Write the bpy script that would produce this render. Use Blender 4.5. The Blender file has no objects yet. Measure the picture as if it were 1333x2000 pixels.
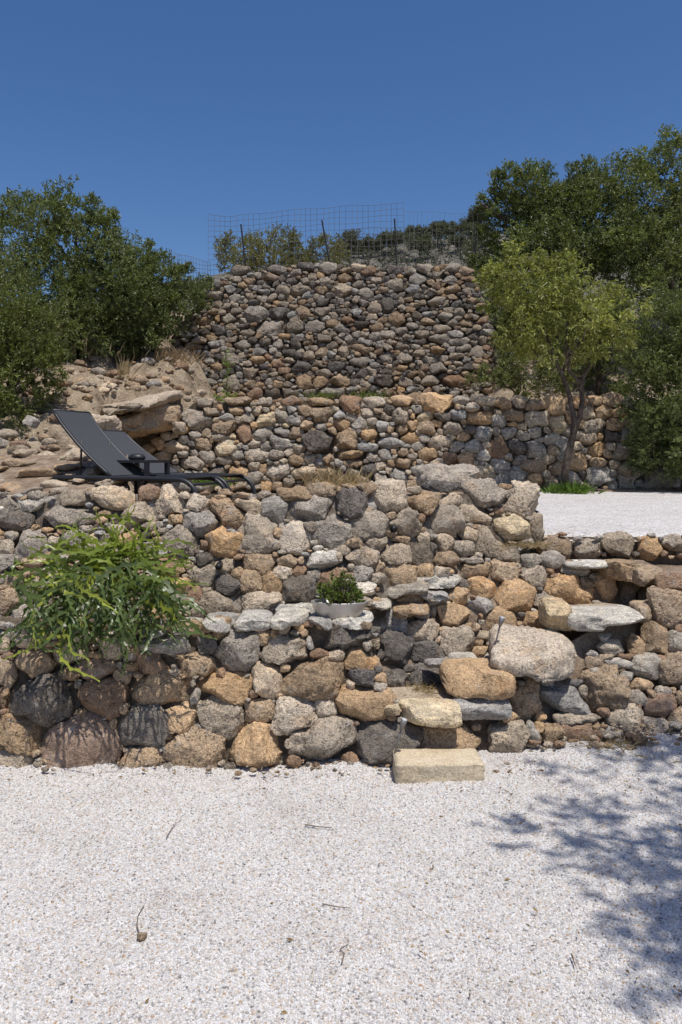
import bpy, math, random
import numpy as np
from mathutils import Vector

# ------------------------------------------------------------------ camera, sky, sun, exposure
SC = bpy.context.scene
COL = SC.collection
F = 1555.6            # focal length in photo pixels (28 mm on a 36 mm tall frame)
HX, HY = 666.5, 890.0 # principal column and horizon row of the photo
EYE = 1.6
cam_d = bpy.data.cameras.new('camera'); cam = bpy.data.objects.new('camera', cam_d); COL.objects.link(cam)
cam_d.sensor_fit = 'VERTICAL'; cam_d.sensor_height = 36; cam_d.sensor_width = 24; cam_d.lens = 28
cam_d.shift_y = (HY - 1000) / 2000.0
cam_d.clip_start = 0.05; cam_d.clip_end = 3000
cam.location = (0, 0, EYE); cam.rotation_euler = (math.radians(90), 0, 0)
SC.camera = cam

SUN = Vector((0.16, -0.33, 1.0)).normalized()     # direction towards the sun
elev = math.asin(SUN.z)
wd = bpy.data.worlds.new('World'); SC.world = wd; wd.use_nodes = True
nt = wd.node_tree; bg = nt.nodes['Background']
sky = nt.nodes.new('ShaderNodeTexSky'); sky.sky_type = 'NISHITA'; sky.sun_disc = False
sky.sun_elevation = elev; sky.sun_rotation = math.atan2(SUN.x, SUN.y)
sky.altitude = 300; sky.air_density = 1.0; sky.dust_density = 1.5; sky.ozone_density = 2.6
hs = nt.nodes.new('ShaderNodeHueSaturation'); hs.inputs['Saturation'].default_value = 1.27; hs.inputs['Hue'].default_value = 0.508; hs.inputs['Value'].default_value = 1.0
nt.links.new(sky.outputs[0], hs.inputs['Color']); nt.links.new(hs.outputs[0], bg.inputs[0]); bg.inputs[1].default_value = 0.108
sl = bpy.data.lights.new('sun', 'SUN'); so = bpy.data.objects.new('sun', sl); COL.objects.link(so)
sl.energy = 4.3; sl.angle = math.radians(0.53); sl.color = (1.0, 0.955, 0.89)
so.rotation_euler = SUN.to_track_quat('Z', 'Y').to_euler(); so.location = (3, -4, 20)
SC.view_settings.view_transform = 'Standard'; SC.view_settings.look = 'None'
SC.view_settings.exposure = 0.0; SC.view_settings.gamma = 1.0
SC.render.film_transparent = False

# ------------------------------------------------------------------ helpers
RNG = np.random.default_rng(11)
random.seed(5)
def P(px, py, Y): return np.array([(px - HX) / F * Y, Y, EYE - (py - HY) / F * Y])
def ZP(py, Y): return EYE - (py - HY) / F * Y
def XP(px, Y): return (px - HX) / F * Y

def _h(ix, iy, iz, s):
    n = (ix.astype(np.int64) * 374761393 + iy.astype(np.int64) * 668265263 + iz.astype(np.int64) * 2147483647 + s * 974634777) & 0x7fffffff
    n = ((n ^ (n >> 13)) * 1274126177) & 0x7fffffff
    n = ((n ^ (n >> 15)) * 668265263) & 0x7fffffff
    return ((n ^ (n >> 16)) & 0xffff) / 32767.5 - 1.0
def vn(p, s=0):                                    # value noise, about -1..1
    p = np.asarray(p, float); i = np.floor(p).astype(np.int64); f = p - i; f = f * f * f * (f * (f * 6 - 15) + 10)
    x, y, z = i[:, 0], i[:, 1], i[:, 2]; fx, fy, fz = f[:, 0], f[:, 1], f[:, 2]
    def l(a, b, t): return a + (b - a) * t
    return l(l(l(_h(x, y, z, s), _h(x+1, y, z, s), fx), l(_h(x, y+1, z, s), _h(x+1, y+1, z, s), fx), fy),
             l(l(_h(x, y, z+1, s), _h(x+1, y, z+1, s), fx), l(_h(x, y+1, z+1, s), _h(x+1, y+1, z+1, s), fx), fy), fz)
def fbm(p, o=4, s=0):
    p = np.asarray(p, float); t = np.zeros(len(p)); a = 1.0
    for k in range(o): t += a * vn(p * 2.03 ** k + 17.3 * k, s + k); a *= 0.5
    return t / 1.6

def np_mesh(name, V, Fc, mat=None, smooth=True, tint=None):
    """V (n,3), Fc (m,k) all faces with k corners; tint: (n,3) or (3,) colours"""
    me = bpy.data.meshes.new(name); V = np.ascontiguousarray(V, np.float32); Fc = np.ascontiguousarray(Fc, np.int32)
    k = Fc.shape[1]
    me.vertices.add(len(V)); me.vertices.foreach_set('co', V.ravel())
    me.loops.add(Fc.size); me.loops.foreach_set('vertex_index', Fc.ravel())
    me.polygons.add(len(Fc)); me.polygons.foreach_set('loop_start', np.arange(0, Fc.size, k, dtype=np.int32))
    me.polygons.foreach_set('use_smooth', np.full(len(Fc), smooth, bool))
    if tint is not None:
        t = np.asarray(tint, np.float32)
        if t.ndim == 1: t = np.tile(t, (len(V), 1))
        at = me.attributes.new('tint', 'FLOAT_COLOR', 'POINT')
        at.data.foreach_set('color', np.hstack([t, np.ones((len(V), 1), np.float32)]).astype(np.float32).ravel())
    me.update(calc_edges=True)
    if mat: me.materials.append(mat)
    return me
def obj(name, me, parent=None, loc=None):
    o = bpy.data.objects.new(name, me); COL.objects.link(o)
    if loc is not None: o.location = [float(c) for c in loc]
    if parent is not None: o.parent = parent
    return o
def tag(o, label, cat, group=None):
    o['label'] = label; o['category'] = cat
    if group: o['group'] = group
    return o
def kind(o, k, label=None):
    o['kind'] = k
    if label: o['label'] = label
    return o
def empty(name, loc, label, cat, group=None):
    return tag(obj(name, None, None, loc), label, cat, group)

class MB:                                          # collects shapes of mixed faces for one part
    def __init__(s): s.v = []; s.f = []
    def add(s, V, Fs):
        b = len(s.v); s.v += [tuple(map(float, q)) for q in V]; s.f += [tuple(i + b for i in f) for f in Fs]
    def box(s, c, d, rz=0):
        c = np.array(c); hx, hy, hz = np.array(d) / 2; cs, sn = math.cos(rz), math.sin(rz); q = []
        for z in (-hz, hz):
            for x, y in ((-hx, -hy), (hx, -hy), (hx, hy), (-hx, hy)): q.append(c + (x*cs - y*sn, x*sn + y*cs, z))
        s.add(q, [(3,2,1,0), (4,5,6,7), (0,1,5,4), (1,2,6,5), (2,3,7,6), (3,0,4,7)])
    def tube(s, pts, r, n=8, cap=True, flat=None):
        pts = [np.array(p, float) for p in pts]; R = r if hasattr(r, '__len__') else [r] * len(pts); rings = []; prev = None
        for i, p in enumerate(pts):
            t = pts[min(i+1, len(pts)-1)] - pts[max(i-1, 0)]; t /= np.linalg.norm(t) + 1e-12
            a = np.cross(t, (0, 0, 1.0)) if prev is None else prev - t * prev.dot(t)
            if np.linalg.norm(a) < 1e-4: a = np.cross(t, (0, 1.0, 0))
            a /= np.linalg.norm(a); b = np.cross(t, a); prev = a
            rings.append([p + R[i] * (math.cos(2*math.pi*k/n) * a + math.sin(2*math.pi*k/n) * b * (flat or 1)) for k in range(n)])
        V = [q for r_ in rings for q in r_]; fs = []
        for i in range(len(rings) - 1):
            for k in range(n): fs.append((i*n+k, i*n+(k+1) % n, (i+1)*n+(k+1) % n, (i+1)*n+k))
        if cap: fs += [tuple(range(n))[::-1], tuple((len(rings)-1)*n + k for k in range(n))]
        s.add(V, fs)
    def lathe(s, c, prof, n=32, sx=1, sy=1):
        V = []; fs = []
        for r, z in prof:
            for k in range(n): V.append((c[0] + r*sx*math.cos(2*math.pi*k/n), c[1] + r*sy*math.sin(2*math.pi*k/n), c[2] + z))
        for i in range(len(prof) - 1):
            for k in range(n): fs.append((i*n+k, i*n+(k+1) % n, (i+1)*n+(k+1) % n, (i+1)*n+k))
        s.add(V, fs)
    def build(s, name, mat, parent=None, loc=None, smooth=False):
        me = bpy.data.meshes.new(name); me.from_pydata(s.v, [], s.f); me.materials.append(mat); me.update()
        if smooth: me.polygons.foreach_set('use_smooth', np.ones(len(me.polygons), bool))
        return obj(name, me, parent, loc)

# ------------------------------------------------------------------ materials
class NT:
    def __init__(s, name):
        s.m = bpy.data.materials.new(name); s.m.use_nodes = True; s.t = s.m.node_tree; s.b = s.t.nodes['Principled BSDF']
        s.out = s.t.nodes['Material Output']
    def n(s, typ, **kw):
        nd = s.t.nodes.new(typ)
        for k, v in kw.items():
            if k.startswith('i_'):
                key = k[2:]; nd.inputs[int(key) if key.isdigit() else key.replace('_', ' ')].default_value = v
            else: setattr(nd, k, v)
        return nd
    def l(s, a, b): s.t.links.new(a, b)
    def pos(s): return s.n('ShaderNodeNewGeometry').outputs['Position']
    def noise(s, vec, scale, detail=4, rough=0.55):
        n = s.n('ShaderNodeTexNoise', i_Scale=scale, i_Detail=detail, i_Roughness=rough); s.l(vec, n.inputs['Vector']); return n.outputs['Fac']
    def vor(s, vec, scale, feature='F1'):
        n = s.n('ShaderNodeTexVoronoi', i_Scale=scale, feature=feature); s.l(vec, n.inputs['Vector']); return n
    def ramp(s, fac, stops):
        r = s.n('ShaderNodeValToRGB'); e = r.color_ramp.elements
        while len(e) < len(stops): e.new(0.5)
        for x, (p, c) in zip(e, stops): x.position = p; x.color = (*c, 1) if len(c) == 3 else c
        s.l(fac, r.inputs[0]); return r.outputs[0]
    def mr(s, v, a, b, c, d):
        m = s.n('ShaderNodeMapRange', i_1=a, i_2=b, i_3=c, i_4=d); s.l(v, m.inputs[0]); return m.outputs[0]
    def mix(s, fac, a, b, mode='MIX'):
        m = s.n('ShaderNodeMix', data_type='RGBA', blend_type=mode)
        for sock, v in ((m.inputs[0], fac), (m.inputs[6], a), (m.inputs[7], b)):
            if hasattr(v, 'is_output'): s.l(v, sock)
            else: sock.default_value = v if not isinstance(v, tuple) or len(v) == 4 else (*v, 1)
        return m.outputs[2]
    def math(s, op, a, b=0.0):
        m = s.n('ShaderNodeMath', operation=op)
        for i, v in enumerate((a, b)):
            if hasattr(v, 'is_output'): s.l(v, m.inputs[i])
            else: m.inputs[i].default_value = v
        return m.outputs[0]
    def bump(s, h, strength, dist, prev=None):
        b = s.n('ShaderNodeBump', i_Strength=strength, i_Distance=dist); s.l(h, b.inputs['Height'])
        if prev: s.l(prev, b.inputs['Normal'])
        return b.outputs[0]
    def fin(s, col, rough=0.9, normal=None, spec=0.25):
        if hasattr(col, 'is_output'): s.l(col, s.b.inputs['Base Color'])
        else: s.b.inputs['Base Color'].default_value = (*col, 1)
        s.b.inputs['Roughness'].default_value = rough; s.b.inputs['Specular IOR Level'].default_value = spec
        if normal: s.l(normal, s.b.inputs['Normal'])
        return s.m
    def tint(s): return s.n('ShaderNodeAttribute', attribute_name='tint').outputs['Color']

def mat_stone(name, pits, band, far=False):
    k = 0.45 if far else 1.0
    t = NT(name); p = t.pos(); c = t.tint()
    n1 = t.noise(p, 9*k, 5, 0.62); n2 = t.noise(p, 45*k, 5, 0.65); n3 = t.noise(p, 150*k, 3)
    c = t.mix(1.0, c, t.ramp(n1, [(0.25, (0.72, 0.70, 0.68)), (0.48, (1.05, 1.05, 1.05)), (0.75, (1.32, 1.29, 1.24))]), 'MULTIPLY')
    c = t.mix(1.0, c, t.ramp(n2, [(0.28, (0.50, 0.48, 0.46)), (0.44, (1.0, 1.0, 1.0)), (0.70, (1.42, 1.40, 1.37))]), 'MULTIPLY')
    c = t.mix(1.0, c, t.ramp(n3, [(0.30, (0.58, 0.57, 0.56)), (0.7, (1.35, 1.35, 1.35))]), 'MULTIPLY')
    # pale lichen and lime crust, and iron-brown staining
    li = t.ramp(t.noise(p, 16*k, 6, 0.7), [(0.57, (0, 0, 0)), (0.66, (1, 1, 1))])
    c = t.mix(t.math('MULTIPLY', li, 0.45), c, (0.50, 0.48, 0.44, 1))
    st = t.ramp(t.noise(p, 6.5*k, 4, 0.6), [(0.58, (0, 0, 0)), (0.72, (1, 1, 1))])
    c = t.mix(t.math('MULTIPLY', st, 0.40), c, t.mix(1.0, c, (1.12, 0.82, 0.56, 1), 'MULTIPLY'))
    nrm = None
    if band:
        mp = t.n('ShaderNodeMapping'); mp.inputs['Scale'].default_value = (6, 6, 60); mp.inputs['Rotation'].default_value = (0.1, 0.22, 0.1); t.l(p, mp.inputs['Vector'])
        bn = t.noise(mp.outputs[0], 1.3*k, 5, 0.6)
        c = t.mix(0.8, c, t.mix(1.0, c, t.ramp(bn, [(0.3, (0.6, 0.6, 0.62)), (0.5, (1, 1, 1)), (0.68, (1.4, 1.37, 1.3))]), 'MULTIPLY'))
        nrm = t.bump(bn, 0.45, 0.010/k)
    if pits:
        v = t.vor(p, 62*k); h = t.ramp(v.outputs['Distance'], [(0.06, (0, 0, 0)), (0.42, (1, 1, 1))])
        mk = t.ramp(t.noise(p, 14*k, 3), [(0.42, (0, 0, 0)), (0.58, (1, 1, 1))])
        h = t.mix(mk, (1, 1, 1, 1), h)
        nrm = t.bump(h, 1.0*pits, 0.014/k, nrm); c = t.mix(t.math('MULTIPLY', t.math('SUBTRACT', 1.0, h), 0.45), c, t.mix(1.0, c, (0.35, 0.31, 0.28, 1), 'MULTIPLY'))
    nrm = t.bump(n2, 1.0, 0.022/k, nrm); nrm = t.bump(n3, 0.9, 0.009/k, nrm)
    return t.fin(c, 0.92, nrm, 0.18)

def mat_ground(name, stops, scale=3.0, bump=0.03, fine=60):
    t = NT(name); p = t.pos(); a = t.noise(p, scale, 8, 0.65); b = t.noise(p, fine, 5, 0.6)
    c = t.ramp(a, stops); c = t.mix(1.0, c, t.ramp(b, [(0.3, (0.68, 0.67, 0.66)), (0.7, (1.28, 1.27, 1.25))]), 'MULTIPLY')
    return t.fin(c, 0.95, t.bump(b, 0.8, bump * 0.4, t.bump(a, 0.7, bump)), 0.15)

GRAVEL = [(0.0, (0.594, 0.580, 0.563)), (0.25, (0.669, 0.657, 0.643)), (0.44, (0.538, 0.517, 0.497)), (0.62, (0.455, 0.447, 0.440)), (0.76, (0.538, 0.466, 0.388)),
          (0.88, (0.325, 0.307, 0.298)), (0.96, (0.390, 0.270, 0.170)), (0.98, (0.205, 0.196, 0.193))]
def mat_gravel_sheet(name, scale):
    t = NT(name); p = t.pos(); v = t.vor(p, scale)
    sep = t.n('ShaderNodeSeparateColor'); t.l(v.outputs['Color'], sep.inputs[0])
    r = t.n('ShaderNodeValToRGB'); r.color_ramp.interpolation = 'CONSTANT'; e = r.color_ramp.elements
    while len(e) < len(GRAVEL): e.new(0.5)
    for x, (q, c) in zip(e, GRAVEL): x.position = q; x.color = (*c, 1)
    t.l(sep.outputs[0], r.inputs[0])
    c = t.mix(1.0, r.outputs[0], t.ramp(t.noise(p, 2.2, 4), [(0.3, (0.90, 0.885, 0.87)), (0.7, (1.04, 1.04, 1.04))]), 'MULTIPLY')
    return t.fin(c, 0.85, t.bump(v.outputs['Distance'], 0.6, -0.9 / scale), 0.2)
def mat_pebble():
    t = NT('gravel_pebble'); oi = t.n('ShaderNodeObjectInfo'); r = t.n('ShaderNodeValToRGB'); r.color_ramp.interpolation = 'CONSTANT'; e = r.color_ramp.elements
    while len(e) < len(GRAVEL): e.new(0.5)
    for x, (q, c) in zip(e, GRAVEL): x.position = q; x.color = (*c, 1)
    t.l(oi.outputs['Random'], r.inputs[0])
    c = t.mix(1.0, r.outputs[0], t.ramp(t.noise(t.pos(), 180, 2), [(0.3, (0.85, 0.85, 0.85)), (0.7, (1.1, 1.1, 1.1))]), 'MULTIPLY')
    c = t.mix(1.0, c, t.ramp(t.noise(t.pos(), 1.6, 6, 0.62), [(0.30, (0.86, 0.83, 0.79)), (0.47, (0.99, 0.98, 0.97)), (0.7, (1.06, 1.05, 1.03))]), 'MULTIPLY')
    return t.fin(c, 0.8, None, 0.25)
def mat_leaf(name, transl=0.3, rough=0.5, spec=0.35):
    t = NT(name); c = t.tint()
    t.fin(c, rough, None, spec)
    tr = t.n('ShaderNodeBsdfTranslucent'); c2 = t.mix(1.0, c, (1.25, 1.25, 0.55, 1), 'MULTIPLY'); t.l(c2, tr.inputs[0])
    mx = t.n('ShaderNodeMixShader'); mx.inputs[0].default_value = transl
    t.l(t.b.outputs[0], mx.inputs[1]); t.l(tr.outputs[0], mx.inputs[2]); t.l(mx.outputs[0], t.out.inputs[0]); return t.m
def mat_plain(name, col, rough=0.6, metal=0.0, nscale=30, amt=0.15, bump=0.0):
    t = NT(name); p = t.pos(); n = t.noise(p, nscale, 5)
    c = t.mix(1.0, (*col, 1), t.ramp(n, [(0.3, (1-amt,)*3), (0.7, (1+amt,)*3)]), 'MULTIPLY')
    m = t.fin(c, rough, t.bump(n, 0.5, bump) if bump else None, 0.4); t.b.inputs['Metallic'].default_value = metal; return m

M = {}
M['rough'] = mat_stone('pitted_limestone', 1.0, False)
M['smooth'] = mat_stone('weathered_stone', 0.0, False)
M['band'] = mat_stone('banded_schist', 0.0, True)
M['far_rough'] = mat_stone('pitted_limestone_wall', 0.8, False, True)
M['far_smooth'] = mat_stone('weathered_stone_wall', 0.0, False, True)
M['far_band'] = mat_stone('banded_schist_wall', 0.0, True, True)
M['soil'] = mat_ground('dry_soil', [(0.3, (0.13, 0.095, 0.066)), (0.5, (0.24, 0.18, 0.13)), (0.7, (0.36, 0.29, 0.22))], 7)
M['tread'] = mat_ground('pale_tread_soil', [(0.3, (0.28, 0.215, 0.155)), (0.5, (0.40, 0.325, 0.245)), (0.7, (0.50, 0.43, 0.34))], 9)
M['mortar'] = mat_ground('lime_mortar_and_soil', [(0.40, (0.09, 0.07, 0.055)), (0.54, (0.20, 0.168, 0.135)), (0.66, (0.46, 0.43, 0.39))], 8, 0.03, 70)
M['core'] = mat_ground('rubble_core', [(0.3, (0.07, 0.055, 0.042)), (0.5, (0.12, 0.095, 0.07)), (0.7, (0.21, 0.17, 0.13))], 9)
M['bank'] = mat_ground('bank_earth', [(0.30, (0.17, 0.130, 0.088)), (0.46, (0.29, 0.228, 0.160)), (0.60, (0.38, 0.310, 0.225)), (0.74, (0.50, 0.43, 0.335))], 3.4, 0.12, 26)
M['hill'] = mat_ground('far_hill_scrub', [(0.3, (0.075, 0.078, 0.060)), (0.5, (0.125, 0.118, 0.098)), (0.7, (0.20, 0.18, 0.155))], 0.35, 0.3, 1.5)
M['gravel'] = mat_gravel_sheet('white_gravel', 130)
M['gravel_far'] = mat_gravel_sheet('white_gravel_terrace', 75)
M['pebble'] = mat_pebble()
M['leaf'] = mat_leaf('shrub_leaf', 0.30, 0.45, 0.45); M['leaf_bright'] = mat_leaf('soft_leaf', 0.34, 0.45)
M['succulent'] = mat_leaf('fishbone_leaf', 0.30, 0.36, 0.45); M['straw'] = mat_leaf('dry_straw', 0.25, 0.8, 0.1)
M['bark'] = mat_ground('bark', [(0.3, (0.045, 0.035, 0.028)), (0.5, (0.095, 0.075, 0.06)), (0.7, (0.16, 0.13, 0.11))], 14, 0.02, 80)
M['wire'] = mat_plain('rusted_wire', (0.16, 0.15, 0.15), 0.6, 0.5)
M['post'] = mat_plain('iron_post', (0.035, 0.033, 0.033), 0.7, 0.3)
M['frame'] = mat_plain('anthracite_plastic', (0.022, 0.023, 0.026), 0.42, 0, 20, 0.1)
M['sling'] = mat_plain('charcoal_mesh_fabric', (0.052, 0.054, 0.060), 0.7, 0, 260, 0.5)
M['pot'] = mat_plain('dull_zinc_bowl', (0.50, 0.475, 0.44), 0.40, 0.7, 14, 0.12)
M['lampmetal'] = mat_plain('dull_steel', (0.24, 0.23, 0.22), 0.5, 0.7)
M['lampglass'] = mat_plain('frosted_lens', (0.45, 0.45, 0.45), 0.25, 0.0)
M['black'] = mat_plain('black_plastic', (0.02, 0.02, 0.021), 0.45)
M['block'] = mat_ground('sawn_sandstone', [(0.3, (0.47, 0.38, 0.26)), (0.5, (0.56, 0.47, 0.335)), (0.7, (0.62, 0.54, 0.41))], 9, 0.012, 90)
M['twig'] = mat_plain('dry_twig', (0.16, 0.12, 0.09), 0.9)
# ------------------------------------------------------------------ stones
import bmesh
_ico = {}
def ico(sub):
    if sub not in _ico:
        bm = bmesh.new(); bmesh.ops.create_icosphere(bm, subdivisions=sub, radius=1.0)
        V = np.array([v.co[:] for v in bm.verts]); Fc = np.array([[v.index for v in f.verts] for f in bm.faces]); bm.free()
        V /= np.linalg.norm(V, axis=1)[:, None]; _ico[sub] = (V, Fc)
    return _ico[sub]

PAL = {'t': (0.42, 0.310, 0.205), 'p': (0.54, 0.445, 0.335), 'g': (0.405, 0.345, 0.275), 'd': (0.175, 0.155, 0.135), 'o': (0.54, 0.37, 0.215),
       'w': (0.59, 0.55, 0.475), 'b': (0.40, 0.370, 0.325), 'r': (0.32, 0.215, 0.145), 'y': (0.57, 0.475, 0.33)}
MATK = {'t': 'rough', 'p': 'rough', 'g': 'rough', 'd': 'rough', 'o': 'smooth', 'w': 'band', 'b': 'band', 'r': 'smooth', 'y': 'band'}
NA = 64
TH = np.arange(NA) * 2 * np.pi / NA

def fit(ST, grow):
    """outline radii (pixels) of every stone: its own superellipse grown, cut where a neighbour is closer"""
    A = np.array([[s[0], s[1], s[2] / 2, s[3] / 2, math.radians(s[4]), s[6]] for s in ST])
    def metric(j, X, Y_):
        c, sn = math.cos(A[j, 4]), math.sin(A[j, 4]); dx, dy = X - A[j, 0], Y_ - A[j, 1]
        u = (dx * c + dy * sn) / A[j, 2]; v = (-dx * sn + dy * c) / A[j, 3]
        return (np.abs(u) ** A[j, 5] + np.abs(v) ** A[j, 5]) ** (1 / A[j, 5])
    out = []
    ext = np.maximum(A[:, 2], A[:, 3])
    for i in range(len(A)):
        ux, uy = np.cos(TH), np.sin(TH); rr = 1.0 / metric(i, A[i, 0] + ux, A[i, 1] + uy)   # radius where metric = 1
        g = grow if np.isscalar(grow) else grow[i]
        T = np.linspace(0.25, g, 30); X = A[i, 0] + ux[:, None] * rr[:, None] * T; Y_ = A[i, 1] + uy[:, None] * rr[:, None] * T
        d = np.hypot(A[:, 0] - A[i, 0], A[:, 1] - A[i, 1]); nb = np.where((d < (ext + ext[i]) * g * 1.05) & (d > 0.01))[0]
        best = np.full(X.shape, 9e9)
        for j in nb: best = np.minimum(best, metric(j, X, Y_))
        bad = best < np.broadcast_to(T, X.shape); first = np.where(bad.any(1), bad.argmax(1), len(T) - 1)
        R = rr * T[first]
        rg = np.random.default_rng(i * 31 + len(A))
        for _c in range(rg.integers(3, 6)):        # straight broken edges
            a0 = rg.uniform(0, 2 * np.pi); cs = np.cos(TH - a0); lim = np.interp(a0, np.r_[TH, 2 * np.pi], np.r_[R, R[0]]) * rg.uniform(0.89, 1.0)
            R = np.where(cs > 0.25, np.minimum(R, lim / np.maximum(cs, 0.25)), R)
        R = R * (1 + 0.05 * vn(np.stack([np.cos(TH) * 2.2 + i, np.sin(TH) * 2.2, TH * 0], 1), 3))
        for _ in range(1): R = np.minimum(R * 1.03, 0.25 * np.roll(R, 1) + 0.5 * R + 0.25 * np.roll(R, -1))
        out.append(R * 1.09)
    return out

def stone_verts(sub, R, c, seed, ex=0.72, rough=1.0, facets=5, s=1.0, lean=0.0):
    """local vertices (x right, y away, z up) of one stone with outline R (metres after s) and half depth c"""
    V, Fc = ico(sub); rg = np.random.default_rng(seed)
    th = np.arctan2(-V[:, 2], V[:, 0]) % (2 * np.pi); k = th / (2 * np.pi) * NA; i0 = np.floor(k).astype(int) % NA; fr = k - np.floor(k)
    Rv = (R[i0] * (1 - fr) + R[(i0 + 1) % NA] * fr) * s
    rho = np.hypot(V[:, 0], V[:, 2]); pl = rho ** ex; dp = np.sign(V[:, 1]) * np.abs(V[:, 1]) ** ex
    q = np.stack([V[:, 0] / (rho + 1e-9) * pl, dp, V[:, 2] / (rho + 1e-9) * pl], 1)
    for _ in range(facets):                       # flatten by random planes: broken faces with worn edges
        n = rg.normal(size=3) * (1, 1.0, 1); n[1] = -abs(n[1]) - 0.15; n /= np.linalg.norm(n); d = rg.uniform(0.58, 0.90)
        e = q @ n - d; q = q - np.where(e > 0, e * 0.94, 0)[:, None] * n
    r = float(np.mean(R)) * s
    off = rg.uniform(-50, 50, 3)
    dsp = 0.07 * vn(q * 1.5 + off, 1) + 0.06 * vn(q * 3.3 + off, 2) * rough + 0.055 * vn(q * 7.5 + off, 3) * rough
    if sub >= 4: dsp += 0.050 * (0.4 - np.abs(vn(q * 12 + off, 4))) * rough + 0.022 * vn(q * 25 + off, 5) * rough
    q = q * (1 + dsp)[:, None]
    q = q * np.stack([Rv, np.full(len(V), c), Rv], 1)
    q[:, 1] += lean * q[:, 2]
    return q, Fc

def tint_of(kd, rg):
    c = np.array(PAL[kd]) * rg.uniform(0.84, 1.16); w_ = rg.normal(0, 0.05); c = c * (1 + w_ * np.array([0.55, 0.05, -0.8])); return np.clip(c, 0.03, 0.75)

def fill(ST, poly, sizes, kinds, aspect, tries, seed, mar=1.0):
    """darts thrown into the free places of a polygon: stones of falling size"""
    rg = np.random.default_rng(seed); poly = np.array(poly, float); x0, y0 = poly.min(0); x1, y1 = poly.max(0)
    W, H = int(x1 - x0) + 1, int(y1 - y0) + 1; gx, gy = np.meshgrid(np.arange(W) + x0, np.arange(H) + y0)
    ins = np.zeros((H, W), bool); j = len(poly) - 1
    for i in range(len(poly)):
        xi, yi = poly[i]; xj, yj = poly[j]
        cond = ((yi > gy) != (yj > gy)); t = (xj - xi) * (gy - yi) / ((yj - yi) or 1e-9) + xi
        ins ^= cond & (gx < t); j = i
    occ = ~ins
    def stamp(s, k=1.0):
        a = math.radians(s[4]); ex = max(s[2], s[3]) / 2 * k + 2
        xa, xb = int(max(0, s[0]-x0-ex)), int(min(W, s[0]-x0+ex+1)); ya, yb = int(max(0, s[1]-y0-ex)), int(min(H, s[1]-y0+ex+1))
        if xb <= xa or yb <= ya: return
        dx, dy = gx[ya:yb, xa:xb] - s[0], gy[ya:yb, xa:xb] - s[1]
        u = (dx*math.cos(a) + dy*math.sin(a)) / (s[2]/2*k); v = (-dx*math.sin(a) + dy*math.cos(a)) / (s[3]/2*k)
        occ[ya:yb, xa:xb] |= (u*u + v*v) < 1
    for s in ST: stamp(s)
    new = []
    for (h, n) in sizes:
        for _ in range(n):
            fy, fx = None, None
            for _t in range(tries):
                cx, cy = rg.integers(0, W), rg.integers(0, H)
                if occ[cy, cx]: continue
                hh = h * rg.uniform(0.85, 1.15); asp = rg.uniform(*aspect); w = hh * asp; an = rg.normal(0, 7)
                xs = (cx + np.array([0, .5, -.5, 0, 0, .34, -.34, .34, -.34]) * w * mar).astype(int); ys = (cy + np.array([0, 0, 0, .5, -.5, .34, .34, -.34, -.34]) * hh * mar).astype(int)
                if xs.min() < 0 or ys.min() < 0 or xs.max() >= W or ys.max() >= H: continue
                if occ[ys, xs].any(): continue
                kd = rg.choice(list(kinds[0]), p=np.array(kinds[1]) / np.sum(kinds[1]))
                s = (cx + x0, cy + y0, w, hh, an, str(kd), float(rg.uniform(2.4, 3.8))); new.append(s); stamp(s); fx = 1; break
            if fx is None: break
    return ST + new

def lay(ST, parent, depth, grow=1.13, tone=1.0, far=False, limit=300, seed=1, cfac=0.62, jitter=0.008, name='stone', extra_name='small_stones'):
    """build a layer of stones as children of a wall; past the limit the smallest are joined into one part"""
    Rs = fit(ST, grow); area = [s[2] * s[3] for s in ST]; order = np.argsort(area)[::-1]; keep = set(order[:limit].tolist())
    jv, jf, jt, nb = [], [], [], 0
    pl = np.array(parent.location)
    for i, s in enumerate(ST):
        rg = np.random.default_rng(seed * 1000 + i); Yd = depth(s[0], s[1]) + rg.normal(0, jitter); R = Rs[i]; m = float(np.mean(R)); sc = Yd / F
        aa = math.sqrt(s[2] * s[3]) / 2 * sc; c = np.clip(aa * cfac * rg.uniform(0.85, 1.2), 0.02, 0.16 if not far else 0.25)
        big = 2 * m
        sub = (5 if big > 74 else 4 if big > 26 else 3) if not far else (4 if big > 34 else 3)
        kd = s[5]; rough = {'b': 0.75, 'w': 0.6, 'o': 0.9, 'r': 0.9}.get(kd, 1.15); ex = s[7] if len(s) > 7 else {'b': 0.54, 'w': 0.54}.get(kd, 0.52) + rg.uniform(-.08, .06)
        v, fc = stone_verts(sub, R, c, seed * 7777 + i, ex, rough, 10 if big > 26 else 7, sc, 0.10)
        cen = P(s[0], s[1], Yd + 0.30 * c)
        t = tint_of(kd, rg) * tone
        mk = MATK[kd]
        if rg.random() < 0.25 and mk == 'rough': mk = 'smooth'
        mt = M[('far_' if far else '') + mk]
        if i in keep:
            o = obj(name, np_mesh(name, v, fc, mt, True, t), parent, cen - pl)
        else:
            jv.append(v + cen - pl); jf.append(fc + nb); nb += len(v); jt.append(np.tile(t, (len(v), 1)))
    if jv:
        o = obj(extra_name, np_mesh(extra_name, np.vstack(jv), np.vstack(jf), M['far_rough' if far else 'rough'], True, np.vstack(jt)), parent)
        o['kind'] = 'stuff'

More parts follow.
